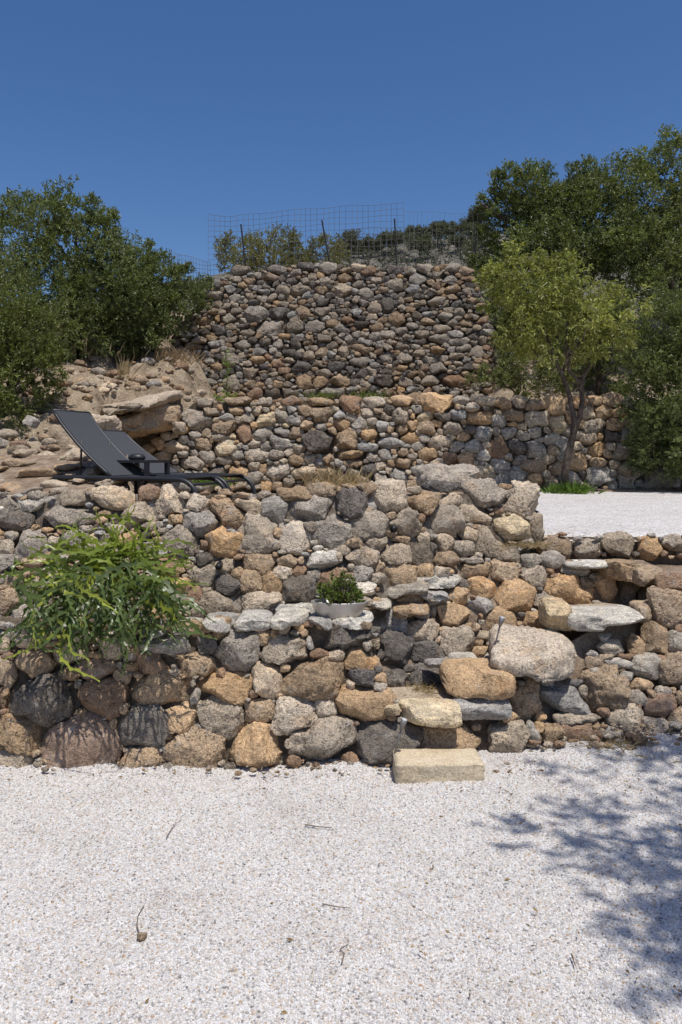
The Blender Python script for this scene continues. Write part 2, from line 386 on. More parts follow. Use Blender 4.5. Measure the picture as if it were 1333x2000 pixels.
def block_stone(name, x0, x1, z0, z1, y0, y1, kd, parent, seed, ex=0.42, rough=0.7, rot=(0, 0, 0), sub=5, facets=3, pw=4.5):
    """a slab or boulder given by its box in metres"""
    a, b, c = (x1-x0)/2, (z1-z0)/2, (y1-y0)/2
    m = ((np.abs(np.cos(TH)) / a) ** pw + (np.abs(np.sin(TH)) / b) ** pw) ** (-1 / pw)
    v, fc = stone_verts(sub, m, c, seed, ex, rough, facets, 1.0)
    # keep the relief small on long thin slabs
    o = obj(name, np_mesh(name, v, fc, M[MATK[kd]], True, tint_of(kd, np.random.default_rng(seed))), parent)
    pl = np.array(parent.location) if parent else np.zeros(3)
    o.location = [float(q) for q in np.array([(x0+x1)/2, (y0+y1)/2, (z0+z1)/2]) - pl]; o.rotation_euler = rot
    return o
def pxslab(name, pa, pb, pt, pbm, Yf, dep, kd, parent, seed, **kw):
    return block_stone(name, XP(pa, Yf), XP(pb, Yf), ZP(pbm, Yf), ZP(pt, Yf), Yf, Yf + dep, kd, parent, seed, **kw)

def grid_mesh(name, fn, nu, nv, mat, flip=False):
    u, v = np.meshgrid(np.linspace(0, 1, nu), np.linspace(0, 1, nv)); V = fn(u.ravel(), v.ravel())
    i = np.arange(nu * nv).reshape(nv, nu); Fc = np.stack([i[:-1, :-1], i[:-1, 1:], i[1:, 1:], i[1:, :-1]], -1).reshape(-1, 4)
    if flip: Fc = Fc[:, ::-1]
    return V, Fc
def join_grids(name, parts, mat, parent=None):
    vs, fs, b = [], [], 0
    for V, Fc in parts: vs.append(V); fs.append(Fc + b); b += len(V)
    return obj(name, np_mesh(name, np.vstack(vs), np.vstack(fs), mat), parent)

# depth of each wall face (metres from the camera plane) over photo pixels
def YL(x, y): return 4.08 + (1500 - y) / 280 * 0.17
def YU(x, y): return 4.62 + (1200 - y) / 240 * 0.28 + max(0.0, (x - 700) / 350) * 0.5
def YS(x, y): return 4.55 + (1330 - y) / 230 * 0.35 + max(0.0, (x - 740) / 460) * 0.33
def YR(x, y): return 4.15 + min(1.0, max(0.0, (x - 960) / 300)) * 0.2 + (1470 - y) / 240 * 0.3
def YE(x, y): return 5.50
def YM(x, y): return 12.45 + (950 - y) / 170 * 0.15
def YT(x, y): return 15.0 + (780 - y) / 260 * 0.6

def S(txt):
    out = []
    for ln in txt.strip().split(';'):
        q = ln.split()
        if not q: continue
        x, y, w, h = map(float, q[:4]); k = q[4]; an = float(q[5]) if len(q) > 5 else 0.0; pw = float(q[6]) if len(q) > 6 else 2.5
        out.append((x, y, w, h, an, k, pw))
    return out

UP = S("""18 981 40 21 g;61 987 50 25 b;138 976 78 25 g -5;222 976 86 38 p;289 967 46 28 r;332 983 54 52 p;125 1008 130 46 g;28 1018 64 42 d;268 1008 78 42 p -15;
60 1064 68 54 g;22 1046 26 18 b;10 1069 32 28 p;143 1056 44 36 g;102 1057 18 22 p;251 1058 38 34 o;229 1035 44 18 g;8 1100 50 28 g;69 1100 52 22 t;152 1087 24 14 t;9 1129 20 20 g;
38 1132 52 36 t -15;57 1157 38 42 g;94 1165 32 24 g;14 1178 46 48 t;41 1203 52 38 g;112 1096 30 26 g;8 1214 14 12 g;290 1029 34 18 g;386 983 58 32 p;360 968 30 12 p;402 964 36 8 r;
445 1003 76 46 t 30;432 972 36 9 t;477 968 40 9 t;517 968 40 14 g;575 967 72 24 t;639 957 62 21 t;486 988 50 34 p;537 996 44 48 b 5 3.4;609 995 100 46 g -12;390 1022 74 50 g 15;
343 1014 26 20 t;355 1060 64 64 g;436 1062 66 54 o 0 3;398 1065 16 22 r;508 1049 80 72 g;577 1050 62 60 p 15;647 1037 64 64 g;541 1040 16 22 t;606 1029 24 20 g;452 1038 30 9 b 20;
508 1101 70 34 t;561 1096 36 28 t;630 1096 78 33 w -4;588 1096 12 16 t;441 1108 46 36 g -15;401 1093 32 24 d;398 1124 54 42 g;461 1120 29 22 t;552 1121 36 28 p;584 1117 27 26 r;
493 1138 40 40 t -20;531 1140 39 36 t;446 1150 50 46 d 10 3;584 1157 70 50 d;381 1168 30 38 r 20;429 1180 74 56 g;503 1180 78 50 p;611 1124 30 20 g;386 1197 22 24 g;547 1191 26 18 w;
626 1159 16 16 b;690 981 56 52 d;715 956 36 17 t;680 952 30 10 t;662 957 14 16 t;760 976 68 52 p;826 983 58 42 t;811 960 34 14 g;869 953 64 21 d 0 3;882 977 44 24 p;943 970 84 46 g;
985 951 32 10 t;720 1027 78 50 g -8;793 1021 56 54 g;869 1018 76 58 g;926 1006 64 34 p 15;823 1013 16 20 r;764 1007 24 16 t;734 1061 38 34 g -20;696 1061 32 20 t;673 1074 24 16 g;
788 1055 54 14 t;826 1050 22 20 p;765 1043 26 10 t;772 1079 66 38 g;822 1083 42 42 d;847 1070 14 22 d;868 1061 35 35 p;913 1046 44 26 p;907 1073 44 33 g;958 1060 60 52 g 20;
705 1090 60 35 g;708 1121 36 30 g;739 1108 24 22 t;735 1131 34 20 g;777 1121 52 40 t;833 1116 31 28 t;864 1118 36 20 g;687 1108 14 14 g;868 1093 44 28 t;661 1090 16 22 p;
1018 978 66 56 p;993 1031 78 48 y;1048 1036 28 46 g;588 1190 62 24 w""")
LO = S("""66 1297 90 54 t;8 1314 46 60 t;16 1284 24 16 r;58 1256 46 28 p;4 1262 20 26 p;84 1368 138 92 d 5 3;6 1360 22 46 t;198 1364 87 68 r;189 1310 72 38 r;159 1393 18 18 t;242 1388 15 24 t;
42 1432 98 70 t 8;153 1452 152 106 r 0 3;221 1416 16 32 t;274 1422 98 82 d 0 3;27 1487 72 54 p;280 1482 98 38 t;310 1352 130 62 t 0 3;328 1262 112 36 b 0 3.4;300 1295 70 36 r;354 1402 64 50 o;
343 1312 20 14 p;391 1299 84 40 t;401 1262 38 34 d;431 1314 17 18 r;377 1335 9 24 g;382 1361 17 32 b 25;438 1345 104 46 o 0 4;469 1275 88 84 g;517 1245 32 28 o -20;536 1239 11 18 t;562 1270 92 58 g;
594 1238 14 12 t;604 1258 17 26 b;519 1327 56 76 p;557 1304 22 18 t;612 1329 130 74 t -5;436 1406 92 76 g 10;508 1391 52 50 t 0 3;571 1398 82 76 p;636 1386 44 34 p;496 1357 18 16 r;391 1421 24 18 g;
380 1466 104 74 t;500 1460 136 80 o;632 1445 128 76 g -12;565 1452 20 16 p;391 1379 14 16 g;626 1278 36 18 r;657 1279 32 20 p;704 1284 58 54 o 0 3.5;706 1325 52 32 d;687 1336 18 18 p;708 1376 98 64 o 0 3;
748 1450 116 86 d;668 1247 122 40 d 0 3.5;296 1240 60 16 b;717 1262 20 26 g;152 1242 60 18 p;92 1240 52 18 g;34 1238 44 18 p;-24 1236 54 20 b;-84 1238 56 20 p""")
SB = S("""767 1273 74 74 d;833 1276 62 48 d;822 1235 62 44 p;892 1258 62 62 g;767 1332 57 38 d 0 3.4;836 1331 80 46 d 0 5;952 1285 48 20 w;938 1269 47 18 o 0 3.5;950 1243 42 16 g;934 1257 20 12 t;
1036 1098 38 23 b;1076 1096 42 28 g;1122 1115 78 22 b;1172 1106 46 18 t;1044 1128 54 40 g;1116 1156 98 56 o 12;1187 1147 48 58 o -10;1145 1141 30 24 t;1062 1177 46 36 g;1006 1167 70 56 o 0 3;
1049 1212 52 28 o;979 1210 62 44 o;923 1113 68 32 t;978 1118 52 40 t 0 3.2;915 1098 64 12 g;992 1085 34 22 g;790 1143 44 16 b -10;
790 1180 38 14 b;846 1193 15 20 g;766 1216 70 40 b;717 1200 20 22 p;890 1207 80 46 o;943 1149 54 36 o;897 1165 44 28 o;943 1182 56 26 b;
915 1222 30 12 t;929 1226 16 16 t;844 1155 16 8 t;722 1175 30 10 b;1228 1157 38 42 t 0 4;1264 1164 38 30 t 0 4;735 1300 24 34 t;734 1338 22 24 g;733 1255 24 30 g;728 1222 22 20 t""")
RI = S("""885 1445 150 46 t;996 1442 72 60 p;1041 1434 22 52 b -35;1027 1374 48 70 t;1103 1370 98 58 b 8;1116 1402 84 26 g;1182 1346 72 74 t;1072 1332 46 14 b;1120 1335 38 14 d;1036 1323 34 15 g;1192 1263 72 28 b;
1244 1261 32 36 t;1282 1250 54 52 t;1322 1258 36 40 g;1163 1294 30 20 t;1210 1296 52 20 b;1265 1302 56 42 b;1316 1314 58 58 t;1223 1320 34 13 b;1258 1338 62 18 t;1224 1410 60 44 p -15;1291 1383 66 42 r;
1136 1428 60 44 r;1078 1432 34 26 t;1162 1421 16 30 t;1189 1283 32 8 t;1158 1277 26 10 b;1140 1353 20 24 g;1322 1141 56 32 r 0 4;1312 1188 62 66 t 0 4;1180 1246 110 12 b;1330 1405 50 30 t""")
ED = S("""1090 1070 70 44 t;1149 1074 52 40 g 0 3.5;1210 1065 66 46 g;1271 1071 42 44 o;1318 1062 46 30 g 0 4;1098 1043 44 7 r;1131 1052 34 9 b;1168 1051 32 9 b;1272 1045 62 7 b;1360 1070 50 44 t""")
TOP = S("""501 614 45 30 g;543 614 37 27 d;526 641 47 30 g;573 636 44 29 g 0 4;617 636 37 24 g;592 610 22 25 t;755 599 22 30 d 0 3.5;778 624 30 30 t 0 3.5;667 567 33 25 p 20;773 557 30 22 g;731 601 30 22 g;672 687 22 22 g;
758 698 32 20 g;793 700 34 22 g;701 708 37 20 g;657 714 35 20 d;664 743 42 25 t;753 746 37 22 d;793 746 30 17 g;840 743 37 21 g;892 745 57 25 r;857 720 34 20 g;857 661 37 20 g;932 686 27 22 g;565 769 37 22 d;530 770 32 20 d;
501 769 27 22 r;488 728 27 25 t;448 705 32 27 g;385 713 37 22 g;451 747 32 27 g;595 747 30 25 t;625 745 27 22 t;605 767 27 20 g;587 715 37 20 d;543 710 25 20 r;470 530 30 16 g;540 527 34 16 g;600 522 32 16 d;640 524 30 18 g;
700 524 30 14 p;770 527 32 14 d;830 525 28 16 g;885 524 26 16 g;910 530 24 14 t;720 530 26 16 r""")
MID = S("""625 864 52 42 d;677 861 42 37 t;521 819 42 25 y;548 812 25 24 b;439 834 45 22 t;389 819 42 45 g;855 790 62 32 o;934 817 50 30 o;686 889 65 20 t;682 790 37 25 r;758 864 55 20 b;721 874 45 15 b;800 856 32 22 o;785 837 25 20 t;
805 829 20 17 o;667 829 25 22 o;545 864 32 25 b;585 874 30 22 g;476 846 30 40 r;927 871 32 27 b;941 849 27 25 b;890 874 24 27 b;880 896 30 25 r;788 903 32 22 t;719 918 32 27 d;944 889 22 20 w;
400 790 50 15 g;460 786 62 14 t;520 786 40 13 g;570 784 44 14 r;625 785 50 15 t;735 787 42 18 p;790 784 44 17 o;905 782 38 14 g;945 784 34 15 p;410 805 34 20 t;460 803 36 16 t;690 905 34 14 t""")
MIR = S("""1087 793 37 28 t;1050 819 48 31 b;1050 795 35 22 t;1134 784 28 20 o;1165 782 28 15 t;1196 784 35 22 t;1182 804 30 26 t;1213 806 33 24 o;1202 830 28 22 t;1226 852 26 37 g;1150 858 30 22 p;1100 867 26 22 b;1170 902 37 20 t;980 909 37 26 b;
1041 909 40 30 t;1048 843 30 22 b;1021 850 30 18 b;991 845 30 20 b;976 878 33 28 r;1070 898 33 15 g;1089 915 30 26 t;985 790 40 18 t;1016 785 30 18 p;1005 812 40 24 t;1120 815 30 24 t""")
FL = S("""150 892 108 26 p;50 925 120 13 t;95 945 130 14 p;182 925 74 16 t;30 905 74 13 t;40 885 66 14 g;118 912 70 10 t;210 944 60 16 p;20 952 56 14 t;196 905 40 12 g;175 958 46 9 t;60 958 40 10 g;135 930 50 9 t""")

MIXF = ('tpgdobrw', [5, 3, 6, 2, 2, 3, 2, 1])
DARK = ('tpgdobr', [3.4, .9, 8, 4.2, .4, 3.4, 1.1])
LITE = ('tpgdoyb', [4, 3, 5.5, 1.4, 1.4, .8, 3.5])

# ------------------------------------------------------------------ the setting
def flat(n, x0, x1, y0, y1, z, nu, nv, amp, fr, fn=None):
    def f(u, v):
        x = x0 + (x1-x0)*u; y = y0 + (y1-y0)*v; q = np.stack([x, y, np.zeros_like(x)], 1); zz = z + amp * fbm(q * fr, 4, n)
        if fn: zz = fn(x, y, zz)
        return np.stack([x, y, zz], 1)
    return grid_mesh('', f, nu, nv, None)
def smooth(a, b, x): t = np.clip((x - a) / (b - a), 0, 1); return t * t * (3 - 2 * t)

g = obj('ground', np_mesh('ground', np.array([[-1500, -1500, -0.06], [1500, -1500, -0.06], [1500, 1500, -0.06], [-1500, 1500, -0.06]]), np.array([[0, 1, 2, 3]]), M['soil'])); kind(g, 'structure')
def courtz(x, y, z):                              # a low heap of soil and gravel against the right end of the wall
    q = np.stack([x, y, x * 0], 1); return z + 0.05 * smooth(3.7, 4.4, y) * smooth(0.7, 1.4, x) + (0.014 + 0.016 * vn(q * 3.3, 77)) * smooth(3.65, 4.1, y) + 0.008 * vn(q * 6.5, 78)
cv, cf = flat(3, -4.2, 4.2, -1.5, 4.7, 0.0, 210, 170, 0.014, 1.9, courtz)
court = kind(obj('gravel_court', np_mesh('gravel_court', cv, cf, M['gravel'])), 'structure')
def terrz(x, y, z): return z - 0.02 * smooth(0.9, 0.0, x)
def gterr(u, v):
    y = 5.56 + 6.74 * v; x0 = 0.245 * y + 0.03 * np.sin(y * 5); x = x0 + (9.0 - x0) * u; q = np.stack([x, y, x * 0], 1)
    return np.stack([x, y, 1.05 + 0.012 * fbm(q * 1.5, 4, 4) - 0.05 * smooth(5.68, 5.57, y)], 1)
tv, tf = grid_mesh('', gterr, 90, 160, None)
kind(obj('gravel_terrace', np_mesh('gravel_terrace', tv, tf, M['gravel_far'])), 'structure')
tv, tf = flat(4, -7.0, 3.4, 5.60, 12.9, 1.025, 160, 120, 0.012, 1.5, terrz)
kind(obj('earth_terrace', np_mesh('earth_terrace', tv, tf, M['bank'])), 'structure')
tv, tf = flat(4, 0.9, 7.5, 11.6, 12.9, 1.03, 120, 40, 0.05, 1.5, lambda x, y, z: z + 0.04 * smooth(11.9, 12.3, y))
kind(obj('tree_bed', np_mesh('tree_bed', tv, tf, M['soil'])), 'structure')

# ---- earth bank, upper terraces and the slope behind
def slope_z(x, y):
    q = np.stack([x, y, np.zeros_like(x)], 1)
    left = np.interp(y, [8.3, 8.9, 10, 12.6, 14.6, 17.5, 22], [1.0, 1.12, 1.72, 2.62, 3.45, 4.6, 5.3])     # bank on the left
    midz = 1.0 + 1.43 * smooth(12.62, 12.72, y) + 2.6 * smooth(15.55, 15.75, y)             # behind the two walls
    right = 1.0 + 1.4 * smooth(12.62, 12.72, y) + 2.4 * smooth(13.2, 18.0, y)
    a = smooth(-2.05, -2.75, x); b = smooth(2.3, 3.4, x)
    a2 = np.where(y < 12.66, smooth(-3.05, -3.85, x), smooth(-2.1, -3.0, x))
    z = midz * (1 - a2) + left * a2; z = z * (1 - b) + right * b
    z = z + 0.9 * smooth(18, 40, y)
    rough = smooth(-1.9, -2.6, x) * smooth(8.4, 9.5, y)
    n = fbm(q * 0.9, 5, 21); n2 = fbm(q * 3.1, 4, 22); ridge = 0.5 - np.abs(vn(q * 1.7, 23))
    return z + rough * (0.20 * n + 0.15 * n2 + 0.14 * ridge + 0.05 * fbm(q * 9, 3, 24)) + (1 - rough) * 0.03 * n2
def slopef(u, v):
    x = -16 + 32 * u; y = 8.3 + 31.7 * v ** 1.7; return np.stack([x, y, slope_z(x, y) - 0.02], 1)
sv, sf = grid_mesh('', slopef, 420, 300, None)
kind(obj('hillside', np_mesh('hillside', sv, sf, M['bank'])), 'structure')
def hillf(u, v):
    x = -160 + 380 * u; y = 40 + 260 * v; q = np.stack([x, y, np.zeros_like(x)], 1) * 0.02
    ridge = 42.6 - 0.055 * np.abs(x - 26) * 3.0 * (x < 26) - 0.03 * np.maximum(0, x - 60)
    z = 3.2 + (ridge - 3.2) * smooth(50, 155, y) + 1.3 * fbm(q * 4, 5, 31) * smooth(60, 100, y); return np.stack([x, y, z], 1)
hv, hf = grid_mesh('', hillf, 240, 160, None)
kind(obj('far_hill', np_mesh('far_hill', hv, hf, M['hill'])), 'structure')

# ---- wall cores (earth packing behind the stones) with the stones as their parts
def face(fn, x0, x1, y0f, y1f, off, nu, nv, n=0.02, sd=5):
    """sheet behind a wall face: y0f/y1f are photo rows (top, bottom) as functions of the column"""
    def f(u, v):
        px = x0 + (x1-x0)*u; a = np.array([y0f(q) for q in px]); b = np.array([y1f(q) for q in px]); py = a + (b-a)*v
        Y = np.array([fn(i, j) for i, j in zip(px, py)]) + off; V = np.stack([(px-HX)/F*Y, Y, EYE-(py-HY)/F*Y], 1)
        V[:, 1] += n * fbm(V * 6, 3, sd); return V
    return grid_mesh('', f, nu, nv, None)
def ledge(n, pa, pb, front, back, zrow, nu=120, nv=16, drop=0.0):
    """earth on top of a wall from its face back; front/back are depths and zrow the photo row of the front edge, over columns"""
    def f(u, v):
        px = pa + (pb-pa)*u; a = np.array([front(q) for q in px]); b = np.array([back(q) for q in px]); z = np.array([ZP(zrow(q), d) for q, d in zip(px, a)])
        x = (px-HX)/F*a; y = a + (b-a)*v; V = np.stack([x, y, z - drop*v], 1); V[:, 2] += 0.02 * fbm(V * 6, 3, n) * np.minimum(1, 4*v); return V
    return grid_mesh('', f, nu, nv, None)
K = lambda c: (lambda x: c)
lin = lambda pts: (lambda x: float(np.interp(x, [p[0] for p in pts], [p[1] for p in pts])))

low = join_grids('boulder_wall', [face(YL, -260, 800, lin([(-260, 1222), (722, 1222), (735, 1345), (770, 1400), (800, 1410)]), K(1515), 0.05, 160, 50),
                                ledge(8, -260, 728, lambda x: 4.33, lambda x: 4.85, K(1229))], M['core'])
tag(low, 'lower wall of big brown and grey boulders rising from the white gravel', 'stone wall')
lp = [(-180, 1215), (742, 1210), (745, 1300), (790, 1400), (800, 1500), (-180, 1512)]
LOa = fill(fill(LO, lp, [(60, 8), (44, 10), (30, 16), (18, 26), (12, 40)], (('tpgdobr'), [6, 2, 4, 3, 1, 1, 3]), (1.0, 2.0), 500, 71), lp, [(9, 50), (6, 60)], ('tgbr', [3, 3, 3, 2]), (1.6, 3.4), 500, 171)
lay(LOa, low, YL, 1.32, seed=1)

for k, (a, b, t_, b_, kd, Y, dp) in enumerate([(326, 388, 1222, 1241, 'w', 4.19, .24), (388, 461, 1213, 1240, 'b', 4.17, .27), (459, 529, 1208, 1237, 'w', 4.16, .28), (528, 602, 1206, 1234, 'w', 4.16, .30), (600, 650, 1213, 1234, 'b', 4.18, .30), (648, 730, 1213, 1233, 'w', 4.17, .32),
                                              (186, 258, 1230, 1250, 'w', 4.20, .25), (256, 327, 1228, 1247, 'b', 4.20, .25)]):
    pxslab('cap_slab', a, b, t_, b_, Y, dp, kd, low, 700 + k, ex=0.36, rough=0.45, facets=4, pw=3.2, rot=(0.02, 0.02 * (-1) ** k, 0.04 * (-1) ** k))

upw = join_grids('fieldstone_wall', [face(YU, -260, 1036, K(965), lin([(-260, 1235), (745, 1235), (800, 1185), (1056, 1110)]), 0.05, 200, 50),
                                ledge(9, -260, 1040, lambda x: YU(x, 968) + 0.09, lambda x: YU(x, 968) + 0.7, K(975), drop=0.28)], M['mortar'])
tag(upw, 'grey and tan fieldstone wall between the loungers and the pot ledge', 'stone wall')
up = [(-180, 962), (640, 955), (1045, 955), (1060, 1060), (1000, 1082), (880, 1102), (745, 1145), (745, 1192), (600, 1200), (330, 1212), (60, 1224), (-180, 1224)]
UPa = fill(fill(UP, up, [(46, 8), (36, 14), (26, 22), (17, 30), (11, 50)], MIXF, (1.1, 2.3), 500, 72), up, [(8, 60), (5.5, 60)], ('tgb', [3, 3, 3]), (1.6, 3.6), 500, 172)
lay(UPa, upw, YU, 1.32, seed=2)

stw = join_grids('stair_wall', [face(YS, 725, 1300, lin([(725, 1150), (890, 1105), (1000, 1092), (1300, 1105)]), K(1420), 0.05, 110, 50),
                                     ledge(10, 728, 1200, lambda x: YS(x, 1110) + 0.10, lambda x: YS(x, 1110) + 0.62, lin([(728, 1158), (890, 1112), (1000, 1099), (1200, 1112)]))], M['soil'])
tag(stw, 'mixed orange and grey stone wall climbing behind the boulder steps', 'stone wall')
sp = [(716, 1150), (800, 1132), (900, 1098), (1000, 1085), (1200, 1098), (1205, 1180), (1085, 1190), (970, 1270), (868, 1295), (745, 1350), (738, 1230)]
SBa = fill(SB, sp, [(30, 6), (22, 10), (14, 24), (9, 46)], MIXF, (1.1, 2.4), 400, 73)
lay(SBa, stw, YS, 1.28, seed=3)

for k, (a, b, t_, b_, kd, Y, dp, r) in enumerate([(806, 912, 1128, 1152, 'w', 4.84, .24, 0), (742, 842, 1144, 1170, 'b', 4.72, .22, -.22), (810, 880, 1160, 1181, 'b', 4.74, .2, .05), (716, 772, 1178, 1196, 'w', 4.62, .22, 0), (770, 842, 1184, 1211, 't', 4.66, .2, 0), (700, 742, 1149, 1170, 'w', 4.76, .2, 0), (728, 772, 1141, 1160, 'b', 4.82, .2, 0)]):
    pxslab('cap_slab', a, b, t_, b_, Y, dp, kd, stw, 730 + k, ex=0.42, rough=0.5, facets=4, pw=3.0, rot=(0.02, -r if False else r, 0))

ri = join_grids('stair_wall', [face(YR, 800, 1620, lin([(800, 1420), (960, 1395), (1010, 1310), (1140, 1240), (1280, 1160), (1300, 1125), (1620, 1125)]), K(1500), 0.10, 140, 60),
                                    ledge(11, 1290, 1620, lambda x: 4.82, lambda x: 5.62, K(1136)), ledge(17, 1190, 1300, lambda x: 5.02, lambda x: 5.62, K(1112))], M['soil'])
tag(ri, 'rough stone and earth wall under the steps at the right edge', 'stone wall')
rp = [(815, 1425), (960, 1412), (1010, 1330), (1150, 1330), (1152, 1240), (1262, 1232), (1290, 1128), (1560, 1128), (1560, 1470), (1330, 1450), (1180, 1448), (815, 1480)]
RIa = fill(RI, rp, [(56, 8), (40, 12), (26, 16), (16, 30), (10, 40)], (('tpgdobr'), [6, 2, 4, 2, 1, 3, 3]), (1.1, 2.0), 400, 74)
lay(RIa, ri, YR, 1.28, seed=4)

edw = join_grids('terrace_edging', [face(YE, 1052, 1620, K(1050), K(1120), 0.08, 60, 12)], M['soil'])
tag(edw, 'low row of grey stones holding back the white gravel terrace above the steps', 'stone edging')
EDa = fill(ED, [(1058, 1046), (1560, 1046), (1560, 1092), (1058, 1092)], [(38, 6), (22, 10), (12, 20), (8, 20)], MIXF, (1.1, 1.9), 300, 75)
lay(EDa, edw, YE, 1.08, seed=5)

fl = join_grids('flat_stone_wall', [face(lambda x, y: 8.2 + (958-y)/70*1.4, -160, 250, K(888), K(975), 0.12, 60, 20)], M['soil'])
tag(fl, 'low bank of flat tan slabs at the left behind the raised sun lounger', 'stone slabs')
FLa = fill(FL, [(-120, 884), (235, 900), (245, 962), (-120, 964)], [(20, 10), (15, 20), (11, 30)], (('tpg'), [5, 5, 2]), (2.2, 4.5), 300, 76)
lay(FLa, fl, lambda x, y: 8.2 + (958-y)/70*1.4, 1.3, seed=6, cfac=3.0)

mdw = join_grids('fieldstone_wall', [face(YM, 225, 962, lin([(225, 890), (290, 866), (365, 800), (380, 786), (962, 786)]), K(975), 0.11, 100, 30)], M['core'])
tag(mdw, 'sunlit wall of rounded pale fieldstones in the middle of the terraced slope', 'stone wall')
mp_ = [(225, 890), (290, 862), (355, 830), (378, 782), (958, 776), (958, 952), (480, 958), (225, 958)]
MDa = fill(MID, mp_, [(29, 6), (23, 30), (18, 100), (14, 180), (10, 220), (7.5, 120)], LITE, (1.0, 1.9), 500, 77)
lay(MDa, mdw, YM, 1.42, 0.95, True, seed=7, jitter=0.018, cfac=0.75)
mrw = join_grids('fieldstone_wall', [face(YM, 956, 1500, K(784), K(975), 0.11, 70, 30)], M['core'])
tag(mrw, 'round boulder wall in tree shade behind the slender tree', 'stone wall')
MRa = fill(MIR, [(960, 780), (1480, 774), (1480, 958), (960, 958)], [(36, 14), (28, 30), (21, 60), (15, 80), (10, 120)], LITE, (1.0, 1.5), 500, 78)
lay(MRa, mrw, lambda x, y: YM(x, y) + 0.02, 1.42, 0.95, True, seed=8, jitter=0.018, cfac=0.75)
tpw = join_grids('rubble_wall', [face(YT, 335, 965, lin([(335, 660), (348, 640), (405, 572), (435, 548), (520, 532), (640, 524), (900, 526), (930, 545), (950, 600), (965, 640)]), K(795), 0.12, 110, 44)], M['core'])
tag(tpw, 'tall dark rubble wall below the wire fence at the top of the slope', 'stone wall')
tp = [(338, 790), (335, 655), (372, 610), (400, 568), (432, 543), (470, 530), (520, 528), (560, 518), (640, 514), (700, 519), (760, 523), (830, 518), (890, 515), (925, 530), (950, 600), (965, 640), (965, 790)]
TPa = fill(TOP, tp, [(20, 10), (15, 60), (11.5, 260), (9, 560), (7, 620), (5.5, 300)], DARK, (1.0, 2.5), 600, 79)
lay(TPa, tpw, YT, 1.40, 0.72, True, seed=9, jitter=0.022, cfac=0.70)

# ---- the steps
st = join_grids('stone_steps', [ledge(12, 750, 900, K(4.15), K(4.66), K(1388), 50, 24), ledge(13, 884, 1002, K(4.30), K(4.80), K(1324), 40, 24),
                                ledge(14, 985, 1130, K(4.40), K(4.95), K(1282), 40, 24), ledge(15, 1100, 1262, K(4.62), K(5.15), K(1208), 40, 24)], M['tread'])
tag(st, 'rising steps of cream slabs and boulders with soil treads right of the pot', 'steps')
pxslab('step_slab', 780, 903, 1384, 1424, 4.06, 0.20, 'y', st, 501, ex=0.30, rough=0.45, pw=6)
pxslab('step_slab', 752, 782, 1382, 1405, 4.08, 0.10, 'y', st, 502, sub=4)
pxslab('step_slab', 888, 1002, 1372, 1411, 4.16, 0.16, 'b', st, 503, ex=0.5, rough=0.9)
pxslab('step_slab', 872, 1012, 1315, 1369, 4.19, 0.34, 'o', st, 514, ex=0.30, rough=0.45, facets=1, pw=4)
pxslab('step_slab', 828, 896, 1296, 1312, 4.46, 0.14, 'b', st, 512, ex=0.4, rough=0.5, sub=4)
pxslab('step_slab', 880, 934, 1284, 1298, 4.56, 0.14, 'w', st, 513, ex=0.4, rough=0.5, sub=4)
pxslab('step_boulder', 974, 1147, 1264, 1328, 4.22, 0.50, 'p', st, 505, ex=0.30, rough=0.75, facets=2, pw=4.5, rot=(0.06, 0.09, -0.12))
pxslab('step_slab', 1118, 1262, 1200, 1236, 4.53, 0.30, 'w', st, 506, ex=0.33, rough=0.5, pw=5, rot=(0, -0.03, -0.05))
pxslab('step_slab', 1076, 1126, 1184, 1240, 4.56, 0.34, 'y', st, 507, ex=0.5, rough=0.8)
pxslab('step_slab', 1250, 1290, 1182, 1222, 4.66, 0.22, 't', st, 508, sub=4, ex=0.6)
pxslab('step_slab', 1196, 1258, 1101, 1139, 4.95, 0.30, 't', st, 509, ex=0.4, rough=0.6)
pxslab('step_slab', 1252, 1306, 1112, 1150, 4.85, 0.34, 't', st, 510, ex=0.4, rough=0.6)
pxslab('step_slab', 1110, 1200, 1099, 1112, 5.05, 0.20, 'w', st, 511, ex=0.5, rough=0.6, sub=4)

for w in (low, upw, stw, ri, edw, fl, mdw, mrw, tpw, st): w['kind'] = 'thing'
